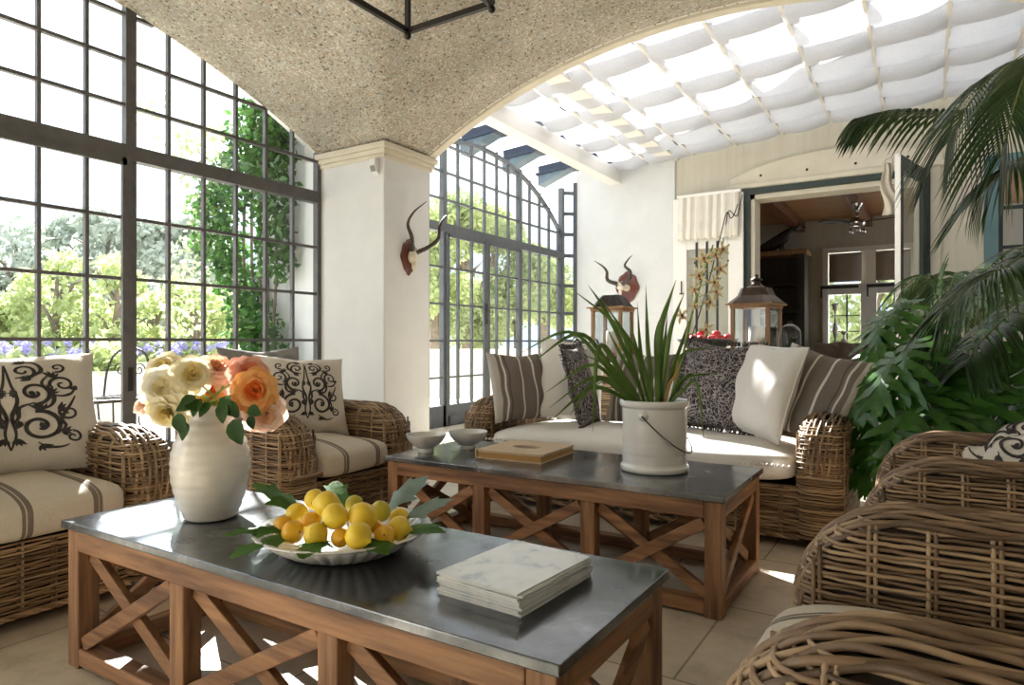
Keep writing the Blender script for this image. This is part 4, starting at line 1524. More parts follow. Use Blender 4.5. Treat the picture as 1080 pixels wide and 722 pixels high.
M['cover'] = cover()
M['spine'] = mat('magazine spine', (0.66, 0.66, 0.64), (0.78, 0.78, 0.76), 0.5, scale=60)
mx0, my0 = -0.752, 1.225
nm = 9
posn = ['lowest', 'second from the bottom', 'third from the bottom', 'fourth from the bottom', 'middle', 'fourth from the top', 'third from the top', 'second from the top', 'topmost']
for k in range(nm):
    h = 0.0047
    z = TH + k * (h + 0.0002)
    t = thing('magazine', '%s magazine in the stack on the front coffee table' % posn[k], 'magazine', (mx0 + random.uniform(-0.003, 0.003), my0 + random.uniform(-0.004, 0.004), z), R(-4 + random.uniform(-1.2, 1.2)), 'stacked magazines')
    b = MB()
    b.box(-0.104, -0.138, 0.0004, 0.102, 0.138, h - 0.0004)
    b.build('pages', M['page'], t)
    b = MB()
    b.box(-0.105, -0.139, h - 0.0005, 0.104, 0.139, h)
    b.box(-0.105, -0.139, 0.0, 0.104, 0.139, 0.0005)
    b.box(-0.106, -0.139, 0.0, -0.105, 0.139, h)
    b.build('cover', M['cover'], t)

# ------------------------------------------------------------------ boxed album, bowls
ax, ay = -1.575, 2.64
t = thing('album_box', 'tan linen bound album with an oval cut out lying on the rear coffee table', 'album', (ax, ay, TH), R(3))
b = MB()
b.box(-0.165, -0.175, 0.0, 0.165, 0.175, 0.006)
b.build('back_board', M['kraft'], t, bevel=0.002)
b = MB()
b.box(-0.160, -0.168, 0.006, 0.158, 0.168, 0.030)
b.build('page_block', M['kraft_edge'], t)
b = MB()
ov = [(0.070 * math.cos(a), 0.045 * math.sin(a)) for a in np.linspace(0, 2 * PI, 41)[:-1]]
rc = []
for a in np.linspace(0, 2 * PI, 41)[:-1]:
    c_, s_ = math.cos(a), math.sin(a)
    k_ = min(0.165 / max(abs(c_), 1e-6), 0.175 / max(abs(s_), 1e-6))
    rc.append((c_ * k_, s_ * k_))
top = [[(x, y, 0.040) for x, y in ov], [(x, y, 0.040) for x, y in rc], [(x, y, 0.030) for x, y in rc], [(x, y, 0.030) for x, y in ov]]
b.grid(np.array(top), closed_u=True, closed_v=True)
b.build('front_board', M['kraft'], t, fix=True)
b = MB()
b.box(-0.174, -0.175, 0.0, -0.165, 0.175, 0.040)
b.build('spine', M['kraft'], t, bevel=0.003)
b = MB()
b.lathe([(0.050, 0), (0.050, 0.002), (0.0005, 0.002)], 24)
o = b.build('cover_medallion', M['iron'], t)
o.scale = (1.2, 0.8, 1); o.location = (0, 0, 0.0302)

for i, (x, y, lab) in enumerate(((-2.035, 2.47, 'pale grey footed porcelain bowl at the table corner nearest the armchair'), (-1.925, 2.66, 'pale grey footed porcelain bowl beside the tan album'))):
    t = thing('footed_bowl', lab, 'bowl', (x, y, TH), 0, 'porcelain bowls')
    prof = [(0.034, 0.0), (0.038, 0.001), (0.038, 0.012), (0.034, 0.018), (0.046, 0.024), (0.070, 0.042), (0.088, 0.064), (0.095, 0.080), (0.097, 0.084), (0.094, 0.084), (0.086, 0.066), (0.066, 0.044), (0.035, 0.030), (0.0005, 0.028)]
    sp = spline([(a_, 0, z_) for a_, z_ in prof], 60)
    b = MB()
    b.lathe([(max(q[0], 0.0004), q[2]) for q in sp], 40)
    b.build('bowl_body', M['porcelain'], t, smooth=True)
# ------------------------------------------------------------------ woven rattan shapes


def wall_path(L, T, H, Rf, Rb, z, taper, inset=0.0, step=0.022):
    """plan outline of a rounded woven wall at height z: runs along -x from 0 to -L, thickness T in y"""
    xf = 0.0
    if Rf and z > H - Rf:
        xf = -(Rf - math.sqrt(max(Rf * Rf - (z - (H - Rf)) ** 2, 0)))
    xb = -L
    if Rb and z > H - Rb:
        xb = -L + (Rb - math.sqrt(max(Rb * Rb - (z - (H - Rb)) ** 2, 0)))
    h = T / 2
    tp = taper
    if z > H - tp:
        q = min((z - (H - tp)) / tp, 0.999)
        h = T / 2 * math.sqrt(1 - q * q)
    xf -= inset; xb += inset; h = max(h - inset, 0.003)
    rc = min(0.055, h * 0.95, (xf - xb) / 2.1)
    pts = []
    for cx, cy, a0 in ((xf - rc, h - rc, 90), (xf - rc, -h + rc, 0), (xb + rc, -h + rc, -90), (xb + rc, h - rc, -180)):
        for k in range(6):
            a = R(a0 - 90 * k / 5)
            pts.append((cx + rc * math.cos(a), cy + rc * math.sin(a)))
    pts = np.array(pts)
    nxt = np.roll(pts, -1, 0)
    seg = np.linalg.norm(nxt - pts, axis=1)
    cum = np.concatenate([[0], np.cumsum(seg)])
    n = max(int(cum[-1] / step), 10)
    s = np.arange(n) * cum[-1] / n
    k = np.clip(np.searchsorted(cum, s, side='right') - 1, 0, len(pts) - 1)
    f = ((s - cum[k]) / np.maximum(seg[k], 1e-9))[:, None]
    P = pts[k] * (1 - f) + nxt[k] * f
    T_ = np.roll(P, -1, 0) - np.roll(P, 1, 0)
    T_ /= np.maximum(np.linalg.norm(T_, axis=1, keepdims=True), 1e-9)
    Nn = np.stack([-T_[:, 1], T_[:, 0]], axis=1)          # outward for clockwise travel
    cen = np.array([(xf + xb) / 2, 0.0])
    if np.sum((P - cen) * Nn) < 0:
        Nn = -Nn
    return P, Nn, s, cum[-1]


def woven_wall(b, L, T, z0, H, Rf, Rb, taper=0.07, row=0.0104, r=0.0043, spacing=0.10, amp=0.0044, top_gap=0.022, jitter=0.0016):
    z = z0
    i = 0
    P0, N0, s0, tot = wall_path(L, T, H, Rf, Rb, z0, taper)
    per = tot / max(2 * round(tot / (2 * spacing)), 2)
    while z < H - top_gap:
        P, Nn, s, tt = wall_path(L, T, H, Rf, Rb, z, taper)
        # weave phase by position along the wall so it stays aligned row over row
        side = np.where(P[:, 1] >= 0, 1.0, -1.0)
        ph = P[:, 0] / per + side * 0.25
        off = amp * np.sin(PI * ph + PI * (i % 2)) * np.clip(np.minimum(-P[:, 0] / 0.06, (P[:, 0] + L) / 0.06) + 0.35, 0.35, 1)
        zz = z + jitter * np.sin(s * 11 + i * 2.1) + rng.normal(0, 0.0006, len(P))
        Q = np.column_stack([P + Nn * off[:, None], zz])
        b.tube(Q, r * (0.9 + 0.2 * random.random()), 5, 0, closed=True)
        z += row * (0.94 + 0.12 * random.random())
        i += 1
    # paired upright stakes
    for side in (-1, 1):
        x = -per * 0.5
        while x > -L + per * 0.3:
            for dx in (-0.006, 0.006):
                pts = []
                for zz in np.linspace(z0 - 0.01, H - top_gap, 22):
                    P, _n, _s, _t = wall_path(L, T, H, Rf, Rb, zz, taper, step=0.05)
                    if not (P[:, 0].min() - 0.002 <= x + dx <= P[:, 0].max() + 0.002):
                        break
                    h = np.abs(P[:, 1]).max()
                    pts.append((x + dx, side * (h + 0.001), zz))
                if len(pts) > 3:
                    b.tube(pts, 0.0048, 5, 0)
            x -= per
    # dark core inside the wall, coloured as the shade between strands
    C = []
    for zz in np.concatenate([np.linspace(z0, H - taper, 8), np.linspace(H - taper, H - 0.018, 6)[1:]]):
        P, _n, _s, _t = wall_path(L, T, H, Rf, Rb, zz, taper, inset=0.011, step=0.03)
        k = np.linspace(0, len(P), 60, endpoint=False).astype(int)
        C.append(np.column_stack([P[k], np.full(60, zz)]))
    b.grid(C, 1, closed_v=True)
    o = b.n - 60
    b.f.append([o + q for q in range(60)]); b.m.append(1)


def top_band(b, L, T, H, Rf, Rb, zf, zb=None, n=12, r=0.0060, bulge=0.05, span=50):
    """thick lengthwise strands rolled over the top (and down the front to zf)"""
    prof = []
    for z in np.linspace(zf, H - Rf, 8)[:-1]:
        prof.append((0.0, z, 1.0, 0.0))
    for a in np.linspace(0, PI / 2, 12):
        prof.append((-Rf + Rf * math.cos(a), H - Rf + Rf * math.sin(a), math.cos(a), math.sin(a)))
    xe = -L + (Rb if Rb else 0.0)
    for x in np.linspace(-Rf, xe, max(int((L - Rf) / 0.03), 6))[1:]:
        prof.append((x, H, 0.0, 1.0))
    if Rb:
        for a in np.linspace(PI / 2, PI, 12)[1:]:
            prof.append((-L + Rb + Rb * math.cos(a), H - Rb + Rb * math.sin(a), math.cos(a), math.sin(a)))
        for z in np.linspace(H - Rb, zb if zb is not None else zf, 8)[1:]:
            prof.append((-L, z, -1.0, 0.0))
    prof = np.array(prof)
    d = np.concatenate([[0], np.cumsum(np.linalg.norm(np.diff(prof[:, :2], axis=0), axis=1))])
    S = np.arange(0, d[-1], 0.018)
    pr = np.stack([np.interp(S, d, prof[:, k]) for k in range(4)], axis=1)
    hw = T / 2 + 0.004
    for k in range(n):
        a = R(-span + 2 * span * k / (n - 1))
        ph = k * 2.2
        lat = hw * math.sin(a) + 0.0055 * np.sin(S * 2 * PI / 0.19 + ph)
        nor = -bulge + (bulge + 0.002) * math.cos(a) + 0.0038 * np.sin(S * 2 * PI / 0.19 + ph + 1.4)
        Q = np.stack([pr[:, 0] + pr[:, 2] * nor, lat, pr[:, 1] + pr[:, 3] * nor], axis=1)
        b.tube(Q, r * (0.9 + 0.25 * random.random()), 6, 0)
    # binding where the band ends in front
    for dz in (0.0, 0.012):
        a_ = np.linspace(-R(62), R(62), 14)
        b.tube(np.stack([0.012 + 0.004 * np.cos(a_), (hw + 0.004) * np.sin(a_), np.full(14, zf + dz - 0.004)], axis=1), 0.006, 6, 0)


def open_panel(b, y0, y1, z0, z1_, row=0.0104, r=0.0043, spacing=0.10, amp=0.0050, x=0.0):
    """flat woven skirt in the y-z plane at x, facing +x"""
    n = max(int((y1 - y0) / 0.022), 4)
    Y = np.linspace(y0, y1, n)
    i, z = 0, z0
    while z < z1_:
        off = amp * np.sin(PI * (Y - y0) / spacing + PI * (i % 2))
        b.tube(np.column_stack([x + off, Y, z + 0.0016 * np.sin(Y * 11 + i * 2.1)]), r * (0.9 + 0.2 * random.random()), 5, 0)
        z += row
        i += 1
    y = y0 + spacing / 2
    while y < y1:
        for d in (-0.006, 0.006):
            b.tube([(x, y + d, z0 - 0.01), (x, y + d, z1_)], 0.0048, 5, 0)
        y += spacing
    b.box(x - 0.03, y0, z0, x - 0.008, y1, z1_, 1)  # dark backing sheet, painted shade seen through the weave
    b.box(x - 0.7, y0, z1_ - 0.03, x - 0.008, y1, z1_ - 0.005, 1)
    # braided lower border
    for k in range(3):
        b.tube(np.column_stack([x + 0.004 + 0.006 * np.sin(Y * 60 + k * 2.1), Y, z0 - 0.008 + 0.006 * np.cos(Y * 60 + k * 2.1)]), 0.0055, 5, 0)


AH, AT = 0.608, 0.195
WK = [M['wicker'], M['wicker_gap_shade']]
b = MB()
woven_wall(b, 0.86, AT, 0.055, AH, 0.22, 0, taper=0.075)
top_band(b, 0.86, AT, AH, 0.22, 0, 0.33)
ARM = b.mesh('armrest', WK, smooth=True)
b = MB()
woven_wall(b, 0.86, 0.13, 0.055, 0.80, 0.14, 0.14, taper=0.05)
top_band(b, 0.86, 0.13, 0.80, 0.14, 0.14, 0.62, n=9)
BACK = b.mesh('backrest', WK, smooth=True)
CW = 0.875
b = MB()
open_panel(b, -CW / 2 + AT - 0.01, CW / 2 - AT + 0.01, 0.055, 0.285, x=-0.03)
SKIRT = b.mesh('seat_base', WK, smooth=True)


def rbox(b, hx, hy, hz, p=5.0, c=(0, 0, 0), n=22, crown=0.0, uvmode=True):
    """soft cushion block: superellipsoid with a crowned top"""
    rows, uv = [], []
    for i in range(n + 1):
        th = -PI / 2 + PI * i / n
        row = []
        for j in range(2 * n + 1):
            ph = 2 * PI * j / (2 * n)
            cz = np.sign(math.sin(th)) * abs(math.sin(th)) ** (2 / p)
            k = abs(math.cos(th)) ** (2 / p)
            x = hx * k * np.sign(math.cos(ph)) * abs(math.cos(ph)) ** (2 / (p * 1.6))
            y = hy * k * np.sign(math.sin(ph)) * abs(math.sin(ph)) ** (2 / (p * 1.6))
            z = hz * cz + (crown * (1 - (x / hx) ** 2) * (1 - (y / hy) ** 2) if cz > 0 else 0)
            z += 0.004 * math.sin(13 * x + 3) * math.sin(11 * y)
            row.append((c[0] + x, c[1] + y, c[2] + z))
            uv.append((0.5 + y / (2 * hy), 0.5 + x / (2 * hx)))
        rows.append(row)
    b.grid(rows, 0, uv=uv, flip=True)


b = MB()
rbox(b, 0.36, CW / 2 - AT + 0.005, 0.078, 4.0, (-0.335, 0, 0.362), crown=0.025)
SEATC = b.mesh('seat_cushion', [M['seat_stripe']], smooth=True)
b = MB()
b.box(-0.03, -0.03, 0, 0.03, 0.03, 0.06)
FOOT = b.mesh('foot', [M['dark_wood']])


def mesh_obj(name, me, parent, loc=(0, 0, 0), rot=(0, 0, 0)):
    o = bpy.data.objects.new(name, me)
    COL.objects.link(o)
    o.parent = parent
    o.location = loc
    o.rotation_euler = rot
    return o


def armchair(label, x, y, rot, group):
    """front edge at local x=0, facing +x"""
    t = thing('wicker_armchair', label, 'armchair', (x, y, 0), rot, group)
    for s in (-1, 1):
        mesh_obj('armrest', ARM, t, (0, s * (CW / 2 - AT / 2), 0))
        for fx in (-0.06, -0.84):
            mesh_obj('foot', FOOT, t, (fx, s * (CW / 2 - 0.06), 0))
    mesh_obj('backrest', BACK, t, (-0.86, 0.86 / 2, 0), (0, 0, R(90)))
    mesh_obj('seat_base', SKIRT, t)
    mesh_obj('seat_cushion', SEATC, t)
    return t


armchair('wicker armchair at the window with one large scroll pillow, cut by the frame edge', -2.52, 1.10, 0, 'wicker armchairs')
armchair('wicker armchair by the pillar with a grey cushion behind its scroll pillow', -2.43, 2.42, 0, 'wicker armchairs')
armchair('wicker armchair cut off by the lower frame corner, thick braided arm nearest the camera', -0.245, 1.25, PI, 'wicker armchairs')
armchair('wicker armchair next to the split leaf plant, behind the closest one', -0.165, 2.63, PI, 'wicker armchairs')

# sofa ---------------------------------------------------------------
SX0, SX1, SY = -2.42, -0.32, 3.27
SWd = SX1 - SX0
t = thing('wicker_sofa', 'wide wicker sofa with a long white seat cushion below seven pillows', 'sofa', ((SX0 + SX1) / 2, SY, 0), R(-90))
for s in (-1, 1):
    mesh_obj('armrest', ARM, t, (0, s * (SWd / 2 - AT / 2), 0))
    for fx in (-0.06, -0.84):
        mesh_obj('foot', FOOT, t, (fx, s * (SWd / 2 - 0.06), 0))
b = MB()
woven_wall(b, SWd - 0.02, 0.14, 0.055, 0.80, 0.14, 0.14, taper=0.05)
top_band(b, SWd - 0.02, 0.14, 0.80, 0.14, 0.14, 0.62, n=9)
o = b.build('backrest', WK, t, smooth=True)
o.location = (-0.87, SWd / 2 - 0.01, 0); o.rotation_euler = (0, 0, R(90))
b = MB()
open_panel(b, -SWd / 2 + AT - 0.01, SWd / 2 - AT + 0.01, 0.055, 0.285, x=-0.03)
b.build('seat_base', WK, t, smooth=True)
b = MB()
rbox(b, 0.385, SWd / 2 - AT + 0.005, 0.085, 4.2, (-0.335, 0, 0.365), crown=0.022, n=30)
o = b.build('seat_cushion', M['linen_white'], t, smooth=True)
q = MB()
for k in range(70):
    y = -SWd / 2 + AT + 0.02 + k * (SWd - 2 * AT - 0.04) / 69
    q.sphere((0.040, y, 0.385), 0.008, 6, 5)
p_ = q.build('pompom_trim', M['linen_white'], o, smooth=True)


# ------------------------------------------------------------------ pillows
def pil(u, v, w, h, th, front=True, wr=0.0, seed=0):
    """local pillow point: x width, z height from 0..h, front face towards -y"""
    e = 1 - 0.075 * (1 - v * v) * abs(u) ** 3
    g = 1 - 0.075 * (1 - u * u) * abs(v) ** 3
    x = w / 2 * u * e
    z = h / 2 + h / 2 * v * g
    k = max((1 - abs(u) ** 2.6), 0) * max((1 - abs(v) ** 2.6), 0)
    y = th / 2 * k ** 0.55
    ed = 1 - max(abs(u), abs(v))
    y += wr * 0.008 * (math.sin(7 * u + 3 * v + seed) * math.sin(5 * v - 2 * u + seed * 1.7) + 0.6 * math.sin(13 * u * v + seed)) * min(ed * 4, 1)
    z -= 0.012 * wr * math.exp(-(u * u) / 0.15) * (1 if v > 0.5 else 0) * (v - 0.5) * 2
    return Vector((x, -y if front else y, z))


def spiral(cx, cy, r0, turns, a0, sgn, n=34, w0=0.05, w1=0.022, r1=0.10):
    out = []
    for i in range(n):
        f = i / (n - 1)
        r = r0 * ((1 - f) ** 0.85 * (1 - r1) + r1)
        a = a0 + sgn * turns * 2 * PI * f
        out.append((cx + r * math.cos(a), cy + r * math.sin(a), w0 + (w1 - w0) * f))
    return out


def scroll_print():
    R_ = []
    # big C scrolls, stems and tendrils for one half (u>0); mirrored later
    R_.append(spiral(0.34, -0.40, 0.27, 1.55, R(100), -1, w0=0.055, w1=0.04))
    R_.append(spiral(0.30, 0.18, 0.21, 1.35, R(-95), 1, w0=0.05, w1=0.035))
    R_.append(spiral(0.66, 0.36, 0.17, 1.3, R(200), -1, w0=0.042, w1=0.03))
    R_.append(spiral(0.70, -0.18, 0.13, 1.25, R(150), 1, w0=0.04, w1=0.026))
    R_.append(spiral(0.20, 0.62, 0.15, 1.2, R(-60), 1, w0=0.045, w1=0.03))
    R_.append(spiral(0.62, 0.72, 0.10, 1.2, R(250), 1, w0=0.035, w1=0.024))
    R_.append(spiral(0.72, -0.62, 0.11, 1.2, R(90), -1, w0=0.035, w1=0.024))
    def curve(c, w0, w1):
        S_ = spline([(x, y, 0) for x, y in c], 30)
        return [(p[0], p[1], (w0 + (w1 - w0) * abs(2 * i / 29 - 1))) for i, p in enumerate(S_)]
    R_.append(curve([(0.0, -0.80), (0.06, -0.55), (0.03, -0.25), (0.10, 0.05), (0.04, 0.35), (0.0, 0.80)], 0.045, 0.02))
    R_.append(curve([(0.30, -0.13), (0.48, -0.05), (0.52, 0.12), (0.40, 0.36), (0.50, 0.56)], 0.055, 0.02))
    R_.append(curve([(0.28, 0.0), (0.12, -0.08), (0.10, -0.25), (0.02, -0.36)], 0.05, 0.02))
    R_.append(curve([(0.10, 0.46), (0.30, 0.52), (0.42, 0.66), (0.34, 0.82), (0.12, 0.84)], 0.05, 0.02))
    R_.append(curve([(0.52, -0.56), (0.64, -0.42), (0.60, -0.28), (0.72, -0.05), (0.80, 0.12)], 0.05, 0.02))
    R_.append(curve([(0.30, -0.68), (0.42, -0.78), (0.56, -0.80), (0.66, -0.76)], 0.04, 0.015))
    R_.append(curve([(0.50, 0.14), (0.64, 0.12), (0.76, 0.18), (0.84, 0.34)], 0.045, 0.015))
    # acanthus leaves: fat tapering strokes fanning from the scrolls
    fans = [(0.34, -0.13, 70, 0.16), (0.14, -0.38, 150, 0.12), (0.10, 0.18, 170, 0.10), (0.46, 0.20, 20, 0.15), (0.52, 0.50, 60, 0.15), (0.20, 0.80, 100, 0.12), (0.56, -0.10, -10, 0.13), (0.60, -0.50, -40, 0.13), (0.36, -0.72, -90, 0.13), (0.10, -0.62, -120, 0.12), (0.26, 0.42, 120, 0.12), (0.80, 0.24, 80, 0.10), (0.34, -0.40, 10, 0.08), (0.30, 0.18, 200, 0.08)]
    for fx, fy, a, L in fans:
        for d in (-46, -16, 16, 46):
            aa = R(a + d)
            R_.append([(fx + L * f * math.cos(aa + 0.5 * f), fy + L * f * math.sin(aa + 0.5 * f), 0.040 * math.sin(PI * min(f * 0.85 + 0.15, 1))) for f in np.linspace(0, 1, 8)])
    return R_


PRINT = scroll_print()


def add_print(b, w, h, th, wr, seed, mi=1, eps=0.0025):
    for mir in (1, -1):
        for rib in PRINT:
            pts = np.array([(mir * p[0] * 0.86, p[1] * 0.88, p[2]) for p in rib])
            d = np.gradient(pts[:, :2], axis=0)
            d /= np.maximum(np.linalg.norm(d, axis=1, keepdims=True), 1e-6)
            nn = np.stack([-d[:, 1], d[:, 0]], axis=1)
            rows = []
            for (u, v, wd), nrm in zip(pts, nn):
                rows.append([tuple(pil(u + nrm[0] * wd * q * 0.5, v + nrm[1] * wd * q * 0.5, w, h, th, True, wr, seed) + Vector((0, -eps, 0))) for q in (-1, 0, 1)])
            b.grid(rows, mi, flip=(mir > 0))


def pillow(label, loc, yaw, tilt, w, h, th, mats, wr=1.0, roll=0.0, prt=False, fringe=None, piping=None, group=None, name='pillow', cat='pillow'):
    t = thing(name, label, cat, loc, 0, group)
    t.rotation_euler = (Matrix.Rotation(R(yaw), 3, 'Z') @ Matrix.Rotation(R(-tilt), 3, 'X') @ Matrix.Rotation(R(roll), 3, 'Y')).to_euler()
    sd_ = random.random() * 6
    n = 30
    g = np.linspace(-1, 1, n)
    g = np.sign(g) * (1 - (1 - abs(g)) ** 1.35)
    b = MB()
    for fr_ in (True, False):
        P = [[tuple(pil(u, v, w, h, th, fr_, wr, sd_)) for v in g] for u in g]
        U = [((u + 1) / 2, (v + 1) / 2) for u in g for v in g]
        b.grid(P, 0, uv=U, flip=not fr_)
    o = b.build('cover', mats, t, smooth=True)
    if prt:
        b = MB()
        add_print(b, w, h, th, wr, sd_, 0)
        b.build('scroll_print', M['ink'], o)
    edge = [(u, -1) for u in np.linspace(-1, 1, 24)] + [(1, v) for v in np.linspace(-1, 1, 24)[1:]] + [(u, 1) for u in np.linspace(1, -1, 24)[1:]] + [(-1, v) for v in np.linspace(1, -1, 24)[1:-1]]
    if piping:
        b = MB()
        b.tube([pil(u, v, w, h, th, True, 0, 0) for u, v in edge], 0.006, 6, closed=True)
        b.build('piping', piping, t, smooth=True)
    if fringe:
        b = MB()
        for u, v in edge:
            for _k in range(5):
                uu, vv = u + random.uniform(-0.04, 0.04), v + random.uniform(-0.04, 0.04)
                p = pil(max(-1, min(1, uu)), max(-1, min(1, vv)), w, h, th, True, 0, 0)
                dirn = Vector((u if abs(u) > 0.99 else 0, random.uniform(-0.5, 0.5), v if abs(v) > 0.99 else 0)) + Vector((random.uniform(-.4, .4), 0, random.uniform(-.4, .4)))
                b.tube([p, p + dirn.normalized() * 0.028], 0.0028, 4, cap=False)
        b.build('fringe', fringe, t)
    return t


SZ = 0.447
LP = [M['linen_pillow']]
pillow('large scroll printed linen pillow on the window armchair cut by the frame edge', (-2.90, 1.10, SZ - 0.005), 78, 27, 0.66, 0.52, 0.19, LP, prt=True, group='scroll print pillows')
pillow('natural linen pillow with black scroll print on the armchair by the pillar', (-2.83, 2.42, SZ + 0.005), 68, 24, 0.50, 0.46, 0.17, LP, prt=True, roll=4, group='scroll print pillows')
pillow('plain grey cotton pillow behind the scroll pillow on the armchair by the pillar', (-3.06, 2.37, SZ + 0.035), 88, 10, 0.52, 0.45, 0.13, [M['grey_cloth']], group='plain pillows')
pillow('scroll printed pillow lying crumpled on the armchair next to the split leaf plant', (0.14, 2.74, SZ + 0.03), -70, 62, 0.46, 0.42, 0.17, LP, prt=True, wr=2.2, group='scroll print pillows')
pillow('scroll printed pillow on the armchair closest to the camera, only a corner in view', (0.17, 1.27, SZ + 0.02), -90, 48, 0.46, 0.46, 0.16, LP, prt=True, group='scroll print pillows')
SZ = 0.465
pillow('taupe striped pillow at the window end of the sofa', (-2.09, 3.50, SZ), 62, 16, 0.44, 0.44, 0.15, [M['stripe']], group='sofa pillows')
pillow('plain white pillow beside the striped pillow at the window end of the sofa', (-1.90, 3.66, SZ), 34, 16, 0.42, 0.52, 0.16, [M['linen_white']], roll=8, wr=0.6, piping=M['linen_white'], group='sofa pillows')
pillow('dark damask fringed pillow behind the strap leaves, half turned on the sofa', (-1.70, 3.60, SZ), 98, 14, 0.40, 0.48, 0.09, [M['damask']], roll=-3, fringe=M['fringe'], group='sofa pillows')
pillow('taupe striped pillow in the middle of the sofa behind the white bucket', (-1.43, 3.72, SZ), -4, 22, 0.50, 0.46, 0.15, [M['stripe']], group='sofa pillows')
pillow('dark damask fringed pillow between the bucket and the plain white pillow', (-1.01, 3.66, SZ + 0.01), -4, 18, 0.46, 0.50, 0.15, [M['damask']], roll=5, fringe=M['fringe'], group='sofa pillows')
pillow('plain white pillow in front of the copper roofed lantern', (-0.80, 3.60, SZ), -38, 18, 0.46, 0.50, 0.17, [M['linen_white']], roll=4, wr=0.6, piping=M['linen_white'], group='sofa pillows')
pillow('taupe striped pillow slumped against the sofa arm beside the doorway', (-0.575, 3.58, SZ + 0.01), -16, 24, 0.46, 0.48, 0.15, [M['stripe']], roll=14, group='sofa pillows')
# ------------------------------------------------------------------ orchid in white bucket
BX, BY = -0.955, 2.625
t = thing('enamel_bucket', 'white glazed bucket with a wire bail handle on the rear coffee table', 'bucket', (BX, BY, TH))
prof = [(0.120, 0.0), (0.134, 0.002), (0.139, 0.012), (0.138, 0.022), (0.132, 0.030), (0.130, 0.06), (0.131, 0.24), (0.133, 0.258), (0.140, 0.266), (0.142, 0.278), (0.139, 0.288), (0.131, 0.288), (0.126, 0.275), (0.124, 0.2), (0.122, 0.04), (0.0005, 0.03)]
sp = spline([(a_, 0, z_) for a_, z_ in prof], 80)
b = MB()
b.lathe([(max(q[0], 0.0004), q[2]) for q in sp], 56)
b.build('bucket_body', M['enamel'], t, smooth=True)
# ears face the camera-left front and the opposite side
ea = math.atan2(-cs * 0.80 - sn * 0.62, -sn * 0.0 - 0.0001) if False else None
ear_dir = (Vector((-cs, -sn, 0)) * 0.52 + Vector((sn, -cs, 0)) * 0.85).normalized()
for sgn in (1, -1):
    e = ear_dir * sgn
    q = MB()
    Mx = e.to_track_quat('Z', 'Y').to_matrix().to_4x4()
    pr_ = [(0.021, 0.0), (0.021, 0.006), (0.013, 0.010), (0.010, 0.016), (0.0004, 0.017)]
    seg = 16
    P = [[tuple(Mx @ Vector((r * math.cos(2 * PI * k / seg), r * math.sin(2 * PI * k / seg), z)) + e * 0.129 + Vector((0, 0, 0.232))) for k in range(seg)] for r, z in pr_]
    q.grid(P, closed_v=True, flip=True)
    q.build('handle_ear', M['enamel'], t, smooth=True)
q = MB()
A_ = ear_dir * 0.146 + Vector((0, 0, 0.232))
B_ = -ear_dir * 0.146 + Vector((0, 0, 0.232))
out = Vector((ear_dir.y, -ear_dir.x, 0))
if out.dot(Vector((cs, sn, 0))) < 0:
    out = -out
pts = []
for k in range(33):
    a = PI * k / 32
    f = math.sin(a)
    c = math.cos(a)
    pts.append(ear_dir * (0.146 * c) + out * (0.150 * f) + Vector((0, 0, 0.232 - 0.150 * f)))
q.tube(pts, 0.0028, 6)
q.build('bail_handle', M['iron'], t, smooth=True)
q = MB()
q.lathe([(0.122, 0.245), (0.08, 0.255), (0.0005, 0.258)], 24, cap0=False)
q.build('soil', M['soil'], t, smooth=True)

OB = Vector((BX, BY, TH + 0.255))
t = thing('potted_orchid', 'strap leaved orchid with a tall ochre flower spike growing in the white bucket', 'orchid', OB)
od = 2.75
lv = [  # (mid px,py, tip px,py, depth offset of tip, width, base px offset)
    (652, 345, 601, 303, 0.10, 0.022, -6), (640, 330, 620, 300, -0.15, 0.020, -5), (683, 360, 681, 300, 0.0, 0.022, -1), (697, 345, 713, 295, 0.02, 0.034, 3), (694, 350, 706, 316, 0.10, 0.030, 2),
    (632, 366, 625, 455, -0.30, 0.026, -8), (610, 352, 556, 386, -0.20, 0.020, -8), (600, 350, 545, 374, 0.05, 0.018, -9), (622, 385, 575, 414, -0.05, 0.018, -8), (625, 398, 579, 430, -0.22, 0.017, -9),
    (622, 410, 578, 446, -0.30, 0.020, -9), (630, 400, 601, 438, -0.32, 0.026, -9), (735, 405, 743, 470, -0.12, 0.014, 8), (722, 372, 752, 366, 0.05, 0.016, 5), (718, 365, 728, 334, 0.12, 0.018, 5),
    (708, 345, 722, 308, -0.10, 0.022, 4), (672, 370, 664, 336, 0.15, 0.018, -3), (655, 375, 640, 345, 0.12, 0.018, -5), (724, 398, 762, 392, 0.10, 0.016, 8), (650, 390, 612, 372, 0.20, 0.018, -7), (700, 370, 704, 330, 0.15, 0.022, 1), (676, 375, 672, 318, -0.12, 0.020, -2), (646, 398, 622, 410, 0.15, 0.018, -6), (730, 395, 738, 420, 0.2, 0.014, 8),
    (668, 366, 632, 312, -0.18, 0.02, -3),
]
toc = (Vector((0, 0, CAM_H)) - OB).normalized()
